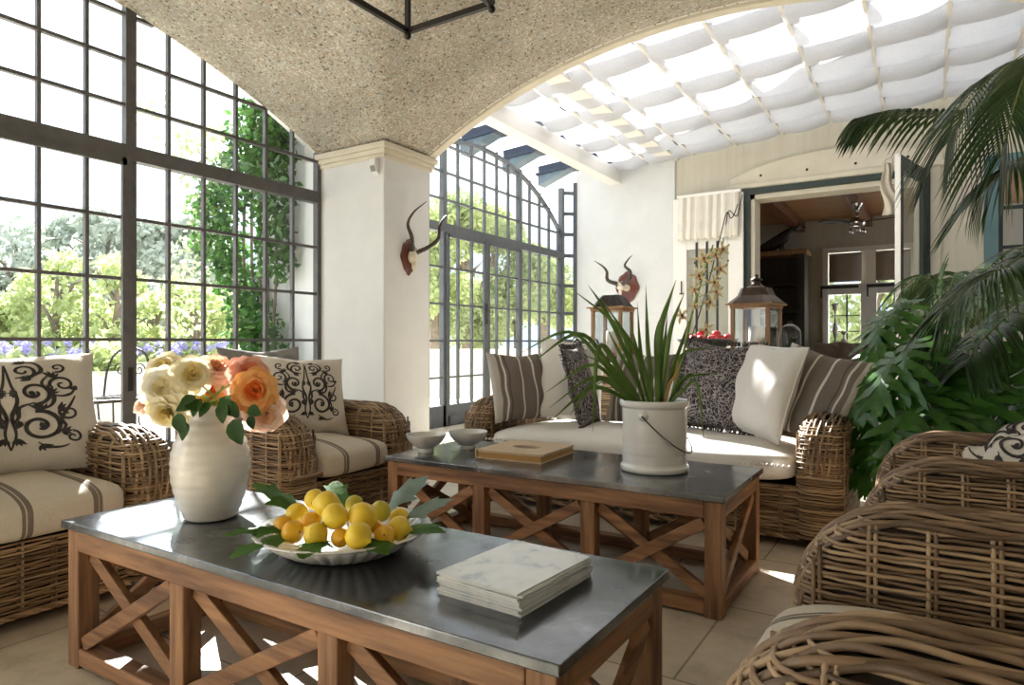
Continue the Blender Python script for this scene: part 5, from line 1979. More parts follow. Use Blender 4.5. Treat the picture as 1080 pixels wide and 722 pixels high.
for i, (mx_, my_, tx, ty, dd, w, bo) in enumerate(lv):
    p0 = OB + Vector((cs, sn, 0)) * bo * 0.006 + toc * random.uniform(-0.04, 0.04)
    p0.z = OB.z - 0.005
    p1 = at(mx_, my_, d=od + dd * 0.45)
    p2 = at(tx, ty, d=od + dd)
    S_ = spline([p0, p0.lerp(p1, 0.5) + Vector((0, 0, 0.02)), p1, p2], 22)
    b = MB()
    rows = []
    T_ = np.gradient(S_, axis=0)
    for k in range(22):
        v = k / 21
        tg = Vector(T_[k]).normalized()
        view = (Vector((0, 0, CAM_H)) - Vector(S_[k])).normalized()
        sd_ = tg.cross(view + Vector((0, 0, 0.3)) + Vector((random.uniform(-.05, .05),) * 3)).normalized()
        ww = w * 0.40 * (0.55 + 0.6 * math.sin(PI * min(v * 1.05, 1) ** 0.9)) * (1 if v < 0.75 else max((1 - v) / 0.25, 0.02) ** 0.6)
        up = sd_.cross(tg)
        c = Vector(S_[k]) - OB
        rows.append([tuple(c - sd_ * ww + up * ww * 0.25), tuple(c), tuple(c + sd_ * ww + up * ww * 0.25)])
    b.grid(rows)
    o = b.build('leaf', M['blade'], t, smooth=True)
    o.modifiers.new('thick', 'SOLIDIFY').thickness = 0.0012
spk = [OB + Vector((cs, sn, 0)) * 0.05, at(704, 432, d=2.78), at(718, 384, d=2.80), at(730, 330, d=2.84), at(743, 285, d=2.86), at(752, 258, d=2.86)]
S_ = spline(spk, 40)
b = MB()
b.tube([Vector(p) - OB for p in S_], np.linspace(0.0065, 0.0032, 40), 6)
b.build('flower_spike', M['stem_green'], t, smooth=True)
b = MB()
b.tube([Vector(p) - OB for p in spline([at(716, 395, d=2.81), at(741, 320, d=2.85), at(758, 256, d=2.86), at(765, 228, d=2.86), at(768, 224.5, d=2.86), at(771, 230, d=2.86), at(775, 224, d=2.86), at(778, 215, d=2.86)], 40)], 0.0022, 5)
b.build('support_wire', M['iron'], t)
b = MB()
b.tube([Vector(p) - OB for p in spline([at(700, 430, d=2.72), at(706, 405, d=2.71), at(712, 396, d=2.72), at(715, 380, d=2.73)], 12)], [0.006] * 8 + [0.005, 0.004, 0.003, 0.001], 6)
b.build('dry_sheath', M['kraft_edge'], t, smooth=True)


def orchid_flower(c, face, r):
    q = MB()
    Q = Vector(face).normalized().to_track_quat('Z', 'Y').to_matrix().to_4x4()
    for k in range(5):
        Mx = Matrix.Translation(c) @ Q @ Matrix.Rotation(2 * PI * k / 5 + 0.3, 4, 'Z')
        rows = []
        for i in range(7):
            v = i / 6
            w = r * 0.17 * math.sin(PI * (0.12 + 0.86 * v)) ** 0.8
            rows.append([tuple(Mx @ Vector((u * w, r * (0.06 + 0.98 * v), r * (0.10 + 0.55 * v - 0.45 * v * v + 0.06 * u * u + 0.10 * math.sin(3 * k + 4 * v))))) for u in (-1, 0, 1)])
        q.grid(rows, 0)
    Mx = Matrix.Translation(c) @ Q
    rows = []
    for i in range(6):
        v = i / 5
        w = r * 0.20 * math.sin(PI * (0.2 + 0.7 * v))
        rows.append([tuple(Mx @ Vector((u * w, -r * 0.45 * v, r * (0.28 - 0.2 * v * v - 0.10 * u * u)))) for u in (-1, -0.4, 0.4, 1)])
    q.grid(rows, 1)
    q.sphere(tuple(Mx @ Vector((0, 0.02 * r, 0.2 * r))), r * 0.13, 8, 6, 1)
    o = q.build('flower', [M['orchid'], M['orchid_lip']], t, smooth=True)
    return o


fl_ = [(762, 262, 0.040, 0.3), (755, 268, 0.036, -0.3), (743, 272, 0.050, -0.4), (759, 283, 0.046, 0.5), (738, 290, 0.052, -0.6), (753, 297, 0.040, 0.4), (755, 307, 0.040, 0.5), (733, 305, 0.040, -0.6), (748, 318, 0.046, 0.5), (733, 322, 0.030, -0.4), (720, 332, 0.046, -0.7), (744, 347, 0.042, 0.5)]
for px, py, r, sd_ in fl_:
    c = at(px, py, d=2.80 + 0.04 * random.random())
    f = (Vector((0, 0, CAM_H)) - c).normalized() + Vector((cs, sn, 0)) * sd_ * 0.8 + Vector((0, 0, -0.1))
    orchid_flower(c - OB, f, r * 0.85)
    k = int(np.argmin(np.abs(S_[:, 2] - (c.z - 0.02))))
    q = MB()
    q.tube([Vector(S_[k]) - OB, c - OB - f.normalized() * 0.004], 0.0022, 5)
    q.build('flower_stalk', M['stem_green'], t)

# ------------------------------------------------------------------ split leaf philodendron
PHX, PHY = 0.22, 3.98
t = thing('planter_pot', 'grey planter under the split leaf plant behind the armchair', 'planter', (PHX, PHY, 0))
b = MB()
b.lathe([(0.15, 0), (0.19, 0.02), (0.22, 0.30), (0.235, 0.34), (0.235, 0.37), (0.215, 0.37), (0.21, 0.33)], 32)
b.build('pot_body', M['pot'], t, smooth=True)
b = MB()
b.lathe([(0.21, 0.33), (0.1, 0.34), (0.0005, 0.345)], 24, cap0=False)
b.build('soil', M['soil'], t)
t = thing('split_leaf_plant', 'bushy split leaf philodendron with deeply lobed glossy leaves beside the doorway', 'plant', (PHX, PHY, 0.345))
PB = Vector((PHX, PHY, 0.345))
leafmesh = []
for k in range(3):
    b = MB()
    lobed_leaf(b, 0.29, 6, 0.60 + 0.05 * k, 0.55 + 0.3 * k, 0.20, mid=0.07, ang0=128, ang1=16, fat=0.46)
    leafmesh.append(b.mesh('leaf', [M['philo']], smooth=True))
lp = [  # px, py of leaf base, depth, direction px,py of tip, scale
    (935, 330, 3.35, 905, 372, 1.0), (955, 318, 3.3, 925, 342, 0.9), (975, 330, 3.5, 950, 300, 0.8), (925, 385, 3.2, 898, 430, 1.05), (915, 420, 3.2, 896, 470, 1.0), (925, 450, 3.15, 905, 495, 0.95), (945, 375, 3.05, 915, 415, 1.05),
    (965, 360, 3.0, 935, 400, 1.0), (985, 345, 3.1, 965, 385, 1.0), (950, 430, 2.95, 925, 470, 1.0), (975, 410, 2.9, 950, 455, 1.1), (1000, 395, 2.95, 980, 440, 1.05), (1005, 360, 3.05, 1000, 400, 1.0), (1025, 380, 2.95, 1015, 425, 1.05),
    (1035, 415, 2.85, 1025, 455, 1.1), (1055, 395, 2.95, 1050, 440, 1.05), (1070, 425, 2.85, 1060, 455, 1.0), (1000, 430, 2.85, 985, 462, 0.9), (960, 455, 2.9, 945, 480, 0.8), (1045, 350, 3.2, 1050, 390, 0.9), (1075, 370, 3.1, 1085, 410, 1.0),
    (990, 318, 3.6, 985, 290, 0.8), (1015, 330, 3.6, 1030, 305, 0.8), (940, 410, 3.35, 912, 400, 0.9), (930, 355, 3.5, 905, 395, 0.9), (965, 395, 3.25, 935, 440, 1.0), (1010, 440, 2.95, 990, 475, 0.9), (920, 470, 3.3, 902, 500, 0.8), (940, 470, 3.25, 925, 505, 0.8), (985, 375, 3.4, 960, 350, 0.9),
    (1060, 450, 2.9, 1040, 470, 0.9), (1030, 440, 3.1, 1040, 400, 0.9), (960, 345, 3.55, 930, 320, 0.85),
]
for i, (bx_, by_, d, tx, ty, s) in enumerate(lp):
    p0 = at(bx_, by_, d=d)
    p1 = at(tx, ty, d=d - 0.12 + random.uniform(-0.08, 0.08))
    y_ = (p1 - p0).normalized()
    nz_ = Vector((-0.25, -0.45, 0.75)) + Vector((random.uniform(-.35, .35), random.uniform(-.35, .35), random.uniform(-.2, .2)))
    x_ = y_.cross(nz_).normalized()
    z_ = x_.cross(y_).normalized()
    o = bpy.data.objects.new('leaf', leafmesh[i % 3])
    COL.objects.link(o)
    o.parent = t
    m3 = Matrix((x_, y_, z_)).transposed() * s
    o.matrix_local = Matrix.Translation(p0 - PB) @ m3.to_4x4()
    q = MB()
    foot = Vector((random.uniform(-0.08, 0.08), random.uniform(-0.08, 0.08), 0.0))
    e = p0 - PB
    md_ = foot.lerp(e, 0.55) + Vector((0, 0, 0.10))
    S_ = spline([foot - Vector((0, 0, 0.02)), md_, e], 14)
    q.tube(S_, np.linspace(0.008, 0.004, 14), 6)
    q.build('leaf_stalk', M['rachis'], t, smooth=True)

# ------------------------------------------------------------------ palm
PMX, PMY = 0.62, 4.25
t = thing('palm_pot', 'grey pot under the arching palm', 'planter', (PMX + 0.1, PMY + 0.12, 0))
b = MB()
b.lathe([(0.16, 0), (0.20, 0.02), (0.24, 0.38), (0.26, 0.42), (0.26, 0.45), (0.235, 0.45), (0.23, 0.40)], 32)
b.build('pot_body', M['pot'], t, smooth=True)
b = MB()
b.lathe([(0.23, 0.40), (0.1, 0.42), (0.0005, 0.425)], 24, cap0=False)
b.build('soil', M['soil'], t)
PR = Vector((PMX + 0.1, PMY + 0.12, 0.42))
t = thing('arching_palm', 'tall dark palm with long drooping fronds reaching in from the frame edge', 'palm', PR)


def frond(ctrl, n=30, llen=0.42, droop=0.6, w=0.016, start=0.35, spread=0.9):
    S_ = spline(ctrl, 60)
    T_ = np.gradient(S_, axis=0)
    b = MB()
    rows_n = 7
    for k in range(n):
        f = start + (1 - start) * k / (n - 1)
        i = min(int(f * 59), 59)
        p = Vector(S_[i]); tg = Vector(T_[i]).normalized()
        side = tg.cross(Vector((0, 0, 1)))
        if side.length < 0.1:
            side = tg.cross(Vector((0.3, -1, 0)))
        side.normalize()
        up = side.cross(tg)
        L = llen * (0.45 + 0.75 * math.sin(PI * (0.12 + 0.80 * (k / (n - 1))))) * random.uniform(0.9, 1.1)
        for s in (-1, 1):
            d = (side * s * spread + tg * (0.55 + 0.6 * k / n) + up * 0.25).normalized()
            rows = []
            q = p.copy()
            for j in range(rows_n):
                v = j / (rows_n - 1)
                c = p + d * (L * v) + Vector((0, 0, -1)) * (droop * L * v ** 1.9)
                ww = w * (0.35 + 0.9 * math.sin(PI * min(0.08 + 0.9 * v, 1)) ** 0.8) * (1 if v < 0.85 else 0.5) * (0.08 if j == rows_n - 1 else 1)
                ws = (tg * 0.8 + up * 0.35 * s)
                ws = (ws - d * ws.dot(d)).normalized()
                rows.append([tuple(c - ws * ww - PR), tuple(c + up * ww * 0.35 - PR), tuple(c + ws * ww - PR)])
            b.grid(rows)
    o = b.build('frond', M['palm'], t, smooth=True)
    q = MB()
    q.tube([Vector(p) - PR for p in S_], np.linspace(0.012, 0.003, 60), 6)
    q.build('frond_stem', M['rachis'], o, smooth=True)


top = PR + Vector((0, 0, 0.05))
frond([top, at(1120, 200, d=3.3), at(1085, 95, d=3.25), at(1020, 116, d=3.2), at(945, 118, d=3.25), at(905, 126, d=3.3)], 30, 0.19, 0.95, 0.009, 0.52)
frond([top, at(1115, 210, d=3.0), at(1090, 75, d=2.9), at(1055, 75, d=2.8), at(1022, 110, d=2.75), at(1000, 150, d=2.75)], 36, 0.27, 0.9, 0.010, 0.45)
frond([top, at(1130, 180, d=2.8), at(1100, 60, d=2.6), at(1085, 72, d=2.45), at(1068, 120, d=2.4), at(1055, 170, d=2.4)], 30, 0.24, 0.8, 0.010, 0.50)
frond([top, at(1110, 280, d=3.1), at(1075, 262, d=2.95), at(1040, 285, d=2.9), at(1010, 315, d=2.9), at(992, 345, d=2.92)], 30, 0.20, 0.7, 0.008, 0.45)
frond([top, at(1120, 310, d=2.9), at(1090, 270, d=2.7), at(1060, 282, d=2.6), at(1025, 300, d=2.6), at(995, 325, d=2.6)], 28, 0.22, 0.8, 0.008, 0.45)
frond([top, at(1130, 240, d=2.9), at(1095, 170, d=2.7), at(1075, 172, d=2.6), at(1048, 190, d=2.6), at(1025, 215, d=2.6)], 28, 0.20, 0.8, 0.009, 0.48)
frond([top, at(1120, 330, d=3.3), at(1080, 320, d=3.2), at(1060, 335, d=3.0), at(1035, 360, d=2.9), at(1018, 385, d=2.85)], 26, 0.20, 0.7, 0.008, 0.45)
# smaller, paler palm behind, near the far wall
PR2 = at(1022, 361, Y=7.6); PR2.z = 0.42
t = thing('palm_pot', 'grey pot under the small palm near the far wall', 'planter', (PR2.x, PR2.y, 0))
b = MB()
b.lathe([(0.16, 0), (0.20, 0.02), (0.22, 0.38), (0.24, 0.45), (0.215, 0.45), (0.21, 0.40), (0.0005, 0.42)], 28)
b.build('pot_body', M['pot'], t, smooth=True)
PR = PR2
t = thing('small_palm', 'small fine leaved palm standing near the far wall beside the dark open door', 'palm', PR)
for k in range(9):
    a = R(40 * k + 10)
    dr = Vector((math.cos(a), math.sin(a), 0))
    r = 0.42 + 0.15 * (k % 2)
    frond([PR, PR + dr * r * 0.25 + Vector((0, 0, 0.75)), PR + dr * r * 0.65 + Vector((0, 0, 1.15)), PR + dr * r * 1.05 + Vector((0, 0, 1.05)), PR + dr * r * 1.3 + Vector((0, 0, 0.75))], 22, 0.26, 0.6, 0.010, 0.4)
# ------------------------------------------------------------------ console behind the sofa
CZ = 0.85
t = thing('console_table', 'dark timber console table standing behind the sofa', 'console table', (-1.55, 4.50, 0))
b = MB()
b.box(-0.98, -0.19, CZ - 0.04, 0.98, 0.17, CZ)
b.build('table_top', M['dark_wood'], t, bevel=0.004)
for x in (-0.94, 0.88):
    for y in (-0.17, 0.10):
        b = MB()
        b.box(x, y, 0, x + 0.06, y + 0.05, CZ - 0.04)
        b.build('leg', M['dark_wood'], t)
b = MB()
b.box(-0.94, -0.17, 0.2, 0.94, 0.15, 0.23)
b.build('shelf', M['dark_wood'], t)


def lantern(label, x, y, z, w, hbody, hroof, roofmat, rot, candle_h, style):
    t = thing('candle_lantern', label, 'lantern', (x, y, z), rot, 'candle lanterns')
    h = w / 2
    b = MB()
    b.box(-h - 0.01, -h - 0.01, 0, h + 0.01, h + 0.01, 0.025)
    b.build('base', M['lantern_wood'], t, bevel=0.003)
    for sx in (-1, 1):
        for sy in (-1, 1):
            b = MB()
            b.box(sx * h - (0.022 if sx > 0 else 0), sy * h - (0.022 if sy > 0 else 0), 0.025, sx * h + (0 if sx > 0 else 0.022), sy * h + (0 if sy > 0 else 0.022), hbody)
            b.build('post', M['lantern_wood'], t)
    b = MB()
    b.box(-h - 0.005, -h - 0.005, hbody - 0.02, h + 0.005, h + 0.005, hbody)
    b.box(-h - 0.025, -h - 0.025, hbody, h + 0.025, h + 0.025, hbody + 0.012)
    b.build('top_rail', M['lantern_wood'], t, bevel=0.002)
    for k, (x0, y0, x1, y1) in enumerate(((-h + 0.022, -h + 0.008, h - 0.022, -h + 0.011), (-h + 0.022, h - 0.011, h - 0.022, h - 0.008), (-h + 0.008, -h + 0.022, -h + 0.011, h - 0.022), (h - 0.011, -h + 0.022, h - 0.008, h - 0.022))):
        b = MB()
        b.box(x0, y0, 0.025, x1, y1, hbody - 0.02)
        b.build('glass_pane', M['glass_obj'], t)
    b = MB()
    if style == 'bell':
        prof = [(h + 0.03, 0), (h + 0.015, 0.015), (h * 0.82, 0.05), (h * 0.66, 0.10), (h * 0.48, hroof - 0.015), (h * 0.30, hroof)]
    else:
        prof = [(h + 0.012, 0), (h * 0.55, hroof), (h * 0.5, hroof + 0.004)]
    P = []
    for r, zz in prof:
        row = []
        for k in range(16):
            a = 2 * PI * (k + 0.5) / 16
            c_, s_ = math.cos(a), math.sin(a)
            m_ = max(abs(c_), abs(s_))
            row.append((r * c_ / m_, r * s_ / m_, hbody + 0.012 + zz))
        P.append(row)
    b.grid(P, closed_v=True, flip=True)
    b.f.append([b.n - 16 + k for k in range(16)]); b.m.append(0)
    b.build('roof', roofmat, t)
    if style == 'bell':
        b = MB()
        z0_ = hbody + 0.012 + hroof
        b.lathe([(0.030, -0.004), (0.034, 0.010), (0.022, 0.018), (0.020, 0.026), (0.036, 0.034), (0.038, 0.042), (0.016, 0.052), (0.012, 0.060), (0.016, 0.068), (0.0004, 0.078)], 20, (0, 0, z0_))
        b.build('finial', roofmat, t, smooth=True)
    b = MB()
    r = w * 0.20
    b.lathe([(r, 0.025), (r, 0.03 + candle_h), (r * 0.9, 0.035 + candle_h), (0.0005, 0.028 + candle_h)], 24)
    b.tube([(0, 0, 0.028 + candle_h), (0.002, 0, 0.045 + candle_h)], 0.0015, 5)
    c = b.build('candle', M['wax'], None, smooth=True)
    c.location = (x, y, z)
    tag(c, 'ivory pillar candle inside the ' + ('bronze roofed lantern' if style == 'bell' else 'flat roofed dark lantern'), 'candle', 'lantern candles')
    return t


lantern('wooden glass lantern with a bell shaped bronze roof and finial on the console', -0.945, 4.49, CZ, 0.245, 0.34, 0.115, M['roof_metal'], R(-8), 0.17, 'bell')
lantern('pale wooden lantern with a flat topped dark roof, below the wall horns', -1.955, 4.50, CZ, 0.235, 0.345, 0.085, M['dark_wood'], R(0), 0.15, 'flat')

t = thing('glass_cloche', 'clear glass dome on a small wooden base beside the bronze roofed lantern', 'cloche', (-0.735, 4.45, CZ))
b = MB()
b.lathe([(0.075, 0), (0.078, 0.008), (0.076, 0.02), (0.0005, 0.022)], 28)
b.build('base', M['dark_wood'], t, smooth=True)
b = MB()
b.lathe([(0.066, 0.022), (0.066, 0.15)] + [(0.066 * math.cos(a), 0.15 + 0.066 * math.sin(a)) for a in np.linspace(0.1, 1.5, 10)] + [(0.010, 0.218), (0.014, 0.228), (0.0005, 0.236)], 32, cap0=False)
b.build('dome', M['glass_obj'], t, smooth=True)

FX, FYY = -1.265, 4.50
t = thing('pedestal_bowl', 'wide slate blue pedestal bowl of red fruit on the console', 'bowl', (FX, FYY, CZ))
prof = [(0.09, 0.0), (0.092, 0.008), (0.05, 0.03), (0.045, 0.05), (0.11, 0.065), (0.18, 0.10), (0.200, 0.122), (0.195, 0.124), (0.17, 0.105), (0.10, 0.078), (0.0005, 0.072)]
sp = spline([(a_, 0, z_) for a_, z_ in prof], 50)
b = MB()
b.lathe([(max(q[0], 0.0004), q[2]) for q in sp], 40)
b.build('bowl_body', M['slate_bowl'], t, smooth=True)
names_ = ['at the window side rim', 'second from the window side', 'in the front middle', 'behind the orchid stem', 'third from the lantern', 'second from the lantern', 'nearest the lantern', 'on top, window side', 'on top, lantern side']
for i, (dx, dy, dz) in enumerate(((-0.125, -0.02, 0.125), (-0.075, -0.06, 0.122), (-0.02, -0.07, 0.122), (0.02, 0.04, 0.122), (0.05, -0.055, 0.122), (0.095, -0.02, 0.124), (0.135, 0.02, 0.130), (-0.04, 0.0, 0.155), (0.055, 0.02, 0.152))):
    b = MB()
    b.lathe([(0.0005, -0.030), (0.012, -0.029), (0.026, -0.016), (0.031, 0.002), (0.027, 0.018), (0.014, 0.028), (0.004, 0.026), (0.0005, 0.024)], 18)
    o = b.build('red_fruit', M['red_fruit'], smooth=True)
    o.location = (FX + dx * cs, FYY + dx * sn + dy, CZ + dz)
    tag(o, 'red fruit in the slate blue bowl, ' + names_[i], 'fruit', 'red fruit in the bowl')
    q = MB()
    q.tube([(0, 0, 0.024), (0.004, 0, 0.036)], 0.002, 5)
    q.build('stalk', M['bark'], o)


# ------------------------------------------------------------------ horn trophies
def plaque(b, w, h, t_):
    out = []
    for k in range(40):
        a = 2 * PI * k / 40
        r = 1 + 0.025 * math.cos(4 * a) + 0.045 * math.cos(8 * a)
        x, z = w / 2 * math.sin(a) * r, h / 2 * math.cos(a) * r
        if z < 0:
            x *= 1 - 0.35 * (-z / (h / 2)) ** 1.5
        out.append((x, z))
    inner = [(x * 0.9, z * 0.9) for x, z in out]
    P = [[(x, 0, z) for x, z in out], [(x, -t_ * 0.6, z) for x, z in out], [(x, -t_, z) for x, z in inner]]
    b.grid(P, closed_v=True)
    b.f.append([b.n - 40 + k for k in range(40)]); b.m.append(0)


def trophy(label, loc, rot, horns, w=0.2, h=0.31, out=0.0, thick=1.0):
    """local: plaque in the x-z plane, facing -y"""
    t = thing('mounted_horn_trophy', label, 'trophy', loc, rot)
    b = MB()
    plaque(b, w, h, 0.028)
    b.build('plaque', M['plaque'], t, fix=True)
    b = MB()
    if out:
        b.tube([(0, -0.02, 0), (0, -0.05 - out, 0.01)], [0.05, 0.04], 12)
    b.sphere((0, -0.055, 0.0), 0.055, 14, 10, 0, (0.85, 0.75, 1.1))
    b.sphere((0, -0.07, -0.075), 0.030, 12, 8, 0, (0.8, 0.8, 1.6))
    for s in (-1, 1):
        b.sphere((s * 0.035, -0.07, -0.01), 0.020, 10, 6, 0)
        b.tube([(s * 0.02, -0.06, 0.035), (s * 0.035, -0.075, 0.07)], [0.022, 0.020], 10)
    if out:
        b.v = [b.v[0]] + [q + np.array((0, -out, 0)) for q in b.v[1:]]
    b.build('skull', M['bone'], t, smooth=True)
    for hp in horns:
        S_ = spline([Vector(q) + Vector((0, -out, 0)) for q in hp], 60)
        rad = 0.0195 * thick * (1 - np.linspace(0, 1, 60)) ** 0.75 + 0.002
        rad *= 1 + 0.10 * np.sin(np.arange(60) * 2.1) * (np.linspace(0, 1, 60) < 0.6)
        b = MB()
        b.tube(S_, rad, 10)
        b.build('horn', M['horn'], t, smooth=True)
    return t


# on the pillar, facing +x: local -y -> +x is a quarter turn; local x -> +y
trophy('antelope horn trophy on a red plaque mounted on the pillar', (-3.86, 4.44, 1.695), R(90),
       [[(-0.03, -0.07, 0.05), (-0.08, -0.11, 0.16), (-0.14, -0.12, 0.26), (-0.12, -0.17, 0.36), (-0.03, -0.24, 0.46)],
        [(0.03, -0.07, 0.04), (0.09, -0.16, 0.09), (0.17, -0.20, 0.17), (0.19, -0.20, 0.28), (0.21, -0.23, 0.35), (0.24, -0.28, 0.41)]], 0.19, 0.30)
trophy('kudu horn trophy on a scalloped red plaque on the far white wall', (-3.66, FY - 0.036, 1.73), 0,
       [[(-0.04, -0.08, 0.04), (-0.17, -0.12, 0.10), (-0.18, -0.13, 0.22), (-0.24, -0.15, 0.30), (-0.36, -0.16, 0.38)],
        [(0.04, -0.08, 0.04), (0.15, -0.12, 0.10), (0.17, -0.13, 0.20), (0.10, -0.15, 0.28), (0.15, -0.16, 0.36), (0.22, -0.17, 0.42)]], 0.34, 0.46, 0.20, 1.5)

# motion sensor on the pillar corner
t = thing('motion_sensor', 'white motion sensor high on the pillar just under its cornice', 'sensor', (PX1 - 0.085, PY0, 2.44), 0)
b = MB()
b.prism([(0.0, -0.085), (-0.035, -0.06), (-0.060, 0.0), (-0.055, 0.05), (0.0, 0.05)], 0, -0.035, 0.035)
b.build('housing', M['white_plastic'], t, fix=True, bevel=0.006)
b = MB()
b.prism([(-0.038, -0.050), (-0.058, -0.008), (-0.060, -0.020), (-0.044, -0.058)], 0, -0.022, 0.022)
b.build('lens', M['grey_cloth'], t, fix=True)

# ------------------------------------------------------------------ hanging iron lantern
c0 = at(430, 33, Z=2.35)
S = 0.455
t = thing('hanging_lantern', 'black iron open frame lantern hanging from the vault', 'lantern', (c0.x + S / 2, c0.y - S / 2, 2.35))
h = S / 2
b = MB()
for s in (-1, 1):
    b.bar((-h, s * h, 0), (h, s * h, 0), 0.020, 0.024)
    b.bar((s * h, -h, 0), (s * h, h, 0), 0.020, 0.024)
b.build('bottom_frame', M['iron'], t)
for sx in (-1, 1):
    for sy in (-1, 1):
        b = MB()
        b.bar((sx * h, sy * h, 0), (sx * h * 0.92, sy * h * 0.92, 0.62), 0.020, 0.020, up=(1, 0, 0))
        p_ = b.build('post', M['iron'], t)
        b = MB()
        b.sphere((sx * h, sy * h, -0.022), 0.016, 12, 8)
        b.build('ball_foot', M['iron'], p_, smooth=True)
b = MB()
k_ = h * 0.92
for s in (-1, 1):
    b.bar((-k_, s * k_, 0.62), (k_, s * k_, 0.62), 0.020, 0.020)
    b.bar((s * k_, -k_, 0.62), (s * k_, k_, 0.62), 0.020, 0.020)
    for s2 in (-1, 1):
        b.bar((s * k_, s2 * k_, 0.62), (0, 0, 0.78), 0.014, 0.014)
b.build('top_frame', M['iron'], t)
b = MB()
zc_ = max(z1(c0.y - h), z2(c0.x + h))
b.tube([(0, 0, 0.77), (0, 0, zc_ - 2.35 - 0.01)], 0.008, 8)
b.lathe([(0.06, -0.03), (0.06, -0.01), (0.0005, 0.0)], 20, (0, 0, zc_ - 2.35))
b.build('hanging_rod', M['iron'], t)
b = MB()
b.lathe([(0.05, 0.10), (0.06, 0.11), (0.0005, 0.112)], 18)
for k in range(3):
    a = 2 * PI * k / 3
    b.tube([(0.05 * math.cos(a), 0.05 * math.sin(a), 0.11), (0.05 * math.cos(a), 0.05 * math.sin(a), 0.22)], 0.011, 10)
b.tube([(0, 0, 0.11), (0, 0, 0.77)], 0.006, 6)
b.build('candle_cluster', M['iron'], t)

# ------------------------------------------------------------------ things in the far room
t = thing('dark_cabinet', 'tall dark shelved cabinet against the far room wall', 'cabinet', (-2.45, 13.2, 0))
b = MB()
b.box(-0.62, -0.25, 0, -0.56, 0.25, 2.55); b.box(0.50, -0.25, 0, 0.56, 0.25, 2.55); b.box(-0.62, 0.22, 0, 0.56, 0.25, 2.55)
b.build('body', M['dark_wood'], t)
b = MB()
b.box(-0.66, -0.28, 2.55, 0.60, 0.25, 2.64)
b.build('cornice', M['lantern_wood'], t, bevel=0.01)
for z in (0.1, 0.6, 1.05, 1.5, 2.0):
    b = MB()
    b.box(-0.56, -0.24, z, 0.50, 0.22, z + 0.03)
    b.build('shelf', M['dark_wood'], t)
b = MB()
b.box(0.44, -0.262, 0, 0.56, -0.25, 2.55); b.box(-0.62, -0.262, 0, -0.52, -0.25, 2.55)
b.build('face_frame', M['dark_wood'], t)
t = thing('bird_sculpture', 'dark carved bird sculpture on top of the tall cabinet', 'sculpture', (-2.36, 13.2, 2.64))
b = MB()
b.tube(spline([(-0.42, 0, 0.06), (-0.2, 0, 0.12), (0.0, 0, 0.22), (0.16, 0, 0.36), (0.26, 0, 0.44)], 30), [0.02 + 0.10 * math.sin(PI * min(0.1 + i / 31, 1)) ** 1.2 for i in range(30)], 14)
b.sphere((0.28, 0, 0.46), 0.095, 14, 10, scale=(1.1, 0.8, 0.9))
b.tube([(0.36, 0, 0.45), (0.46, 0, 0.41)], [0.03, 0.004], 8)
b.build('bird_body', M['dark_wood'], t, smooth=True)
b = MB()
b.tube([(0.0, 0.04, 0), (0.02, 0.04, 0.2)], 0.018, 8); b.tube([(0.08, -0.04, 0), (0.06, -0.04, 0.2)], 0.018, 8)
b.box(-0.14, -0.10, 0, 0.2, 0.10, 0.03)
b.build('stand', M['dark_wood'], t)

for k in range(2):
    xa = GX0 + (GX1 - GX0) * k / 3 + 0.12
    t = thing('roman_blind', 'taupe woven roman blind on the far room window, ' + ('nearest the dark cabinet' if k == 0 else 'partly behind the open dark door'), 'blind', (xa, 13.93, 2.06), 0, 'far room blinds')
    b = MB()
    P = [[(0.55 * u, -0.02 - 0.03 * (1 - v) * abs(math.sin(v * 6)), 0.03 + 0.52 * v) for v in np.linspace(0, 1, 14)] for u in np.linspace(0, 1, 4)]
    b.grid(P)
    o = b.build('blind_cloth', M['woven_blind'], t, smooth=True)
    o.modifiers.new('thick', 'SOLIDIFY').thickness = 0.012
    b = MB()
    b.box(0, -0.04, 0.54, 0.55, 0.0, 0.57)
    b.build('head_rail', M['woven_blind'], t)

t = thing('ceiling_fan', 'chrome ceiling fan with dark blades in the far room', 'fan', (-0.93, 11.5, 3.10))
b = MB()
b.lathe([(0.03, -0.10), (0.08, -0.02), (0.08, 0.0)], 20)
b.tube([(0, 0, -0.08), (0, 0, -0.22)], 0.02, 10)
b.build('canopy', M['chrome'], t, smooth=True)
b = MB()
b.lathe([(0.06, -0.36), (0.11, -0.34), (0.12, -0.28), (0.09, -0.23), (0.03, -0.20)], 24)
b.build('motor', M['chrome'], t, smooth=True)
for k in range(3):
    a = R(-20 + 120 * k)
    b = MB()
    Mx = Matrix.Rotation(a, 4, 'Z') @ Matrix.Translation((0, 0, -0.30)) @ Matrix.Rotation(R(12), 4, 'X')
    b.box(0.10, -0.06, -0.006, 0.62, 0.06, 0.006, 0, Mx)
    b.build('blade', M['dark_wood'], t, bevel=0.004)
for k in range(3):
    a = R(40 + 120 * k)
    b = MB()
    b.lathe([(0.02, 0.08), (0.045, 0.0), (0.043, 0.0), (0.018, 0.075)], 16, (0.10 * math.cos(a), 0.10 * math.sin(a), -0.46))
    b.build('spot_shade', M['chrome'], t, smooth=True)

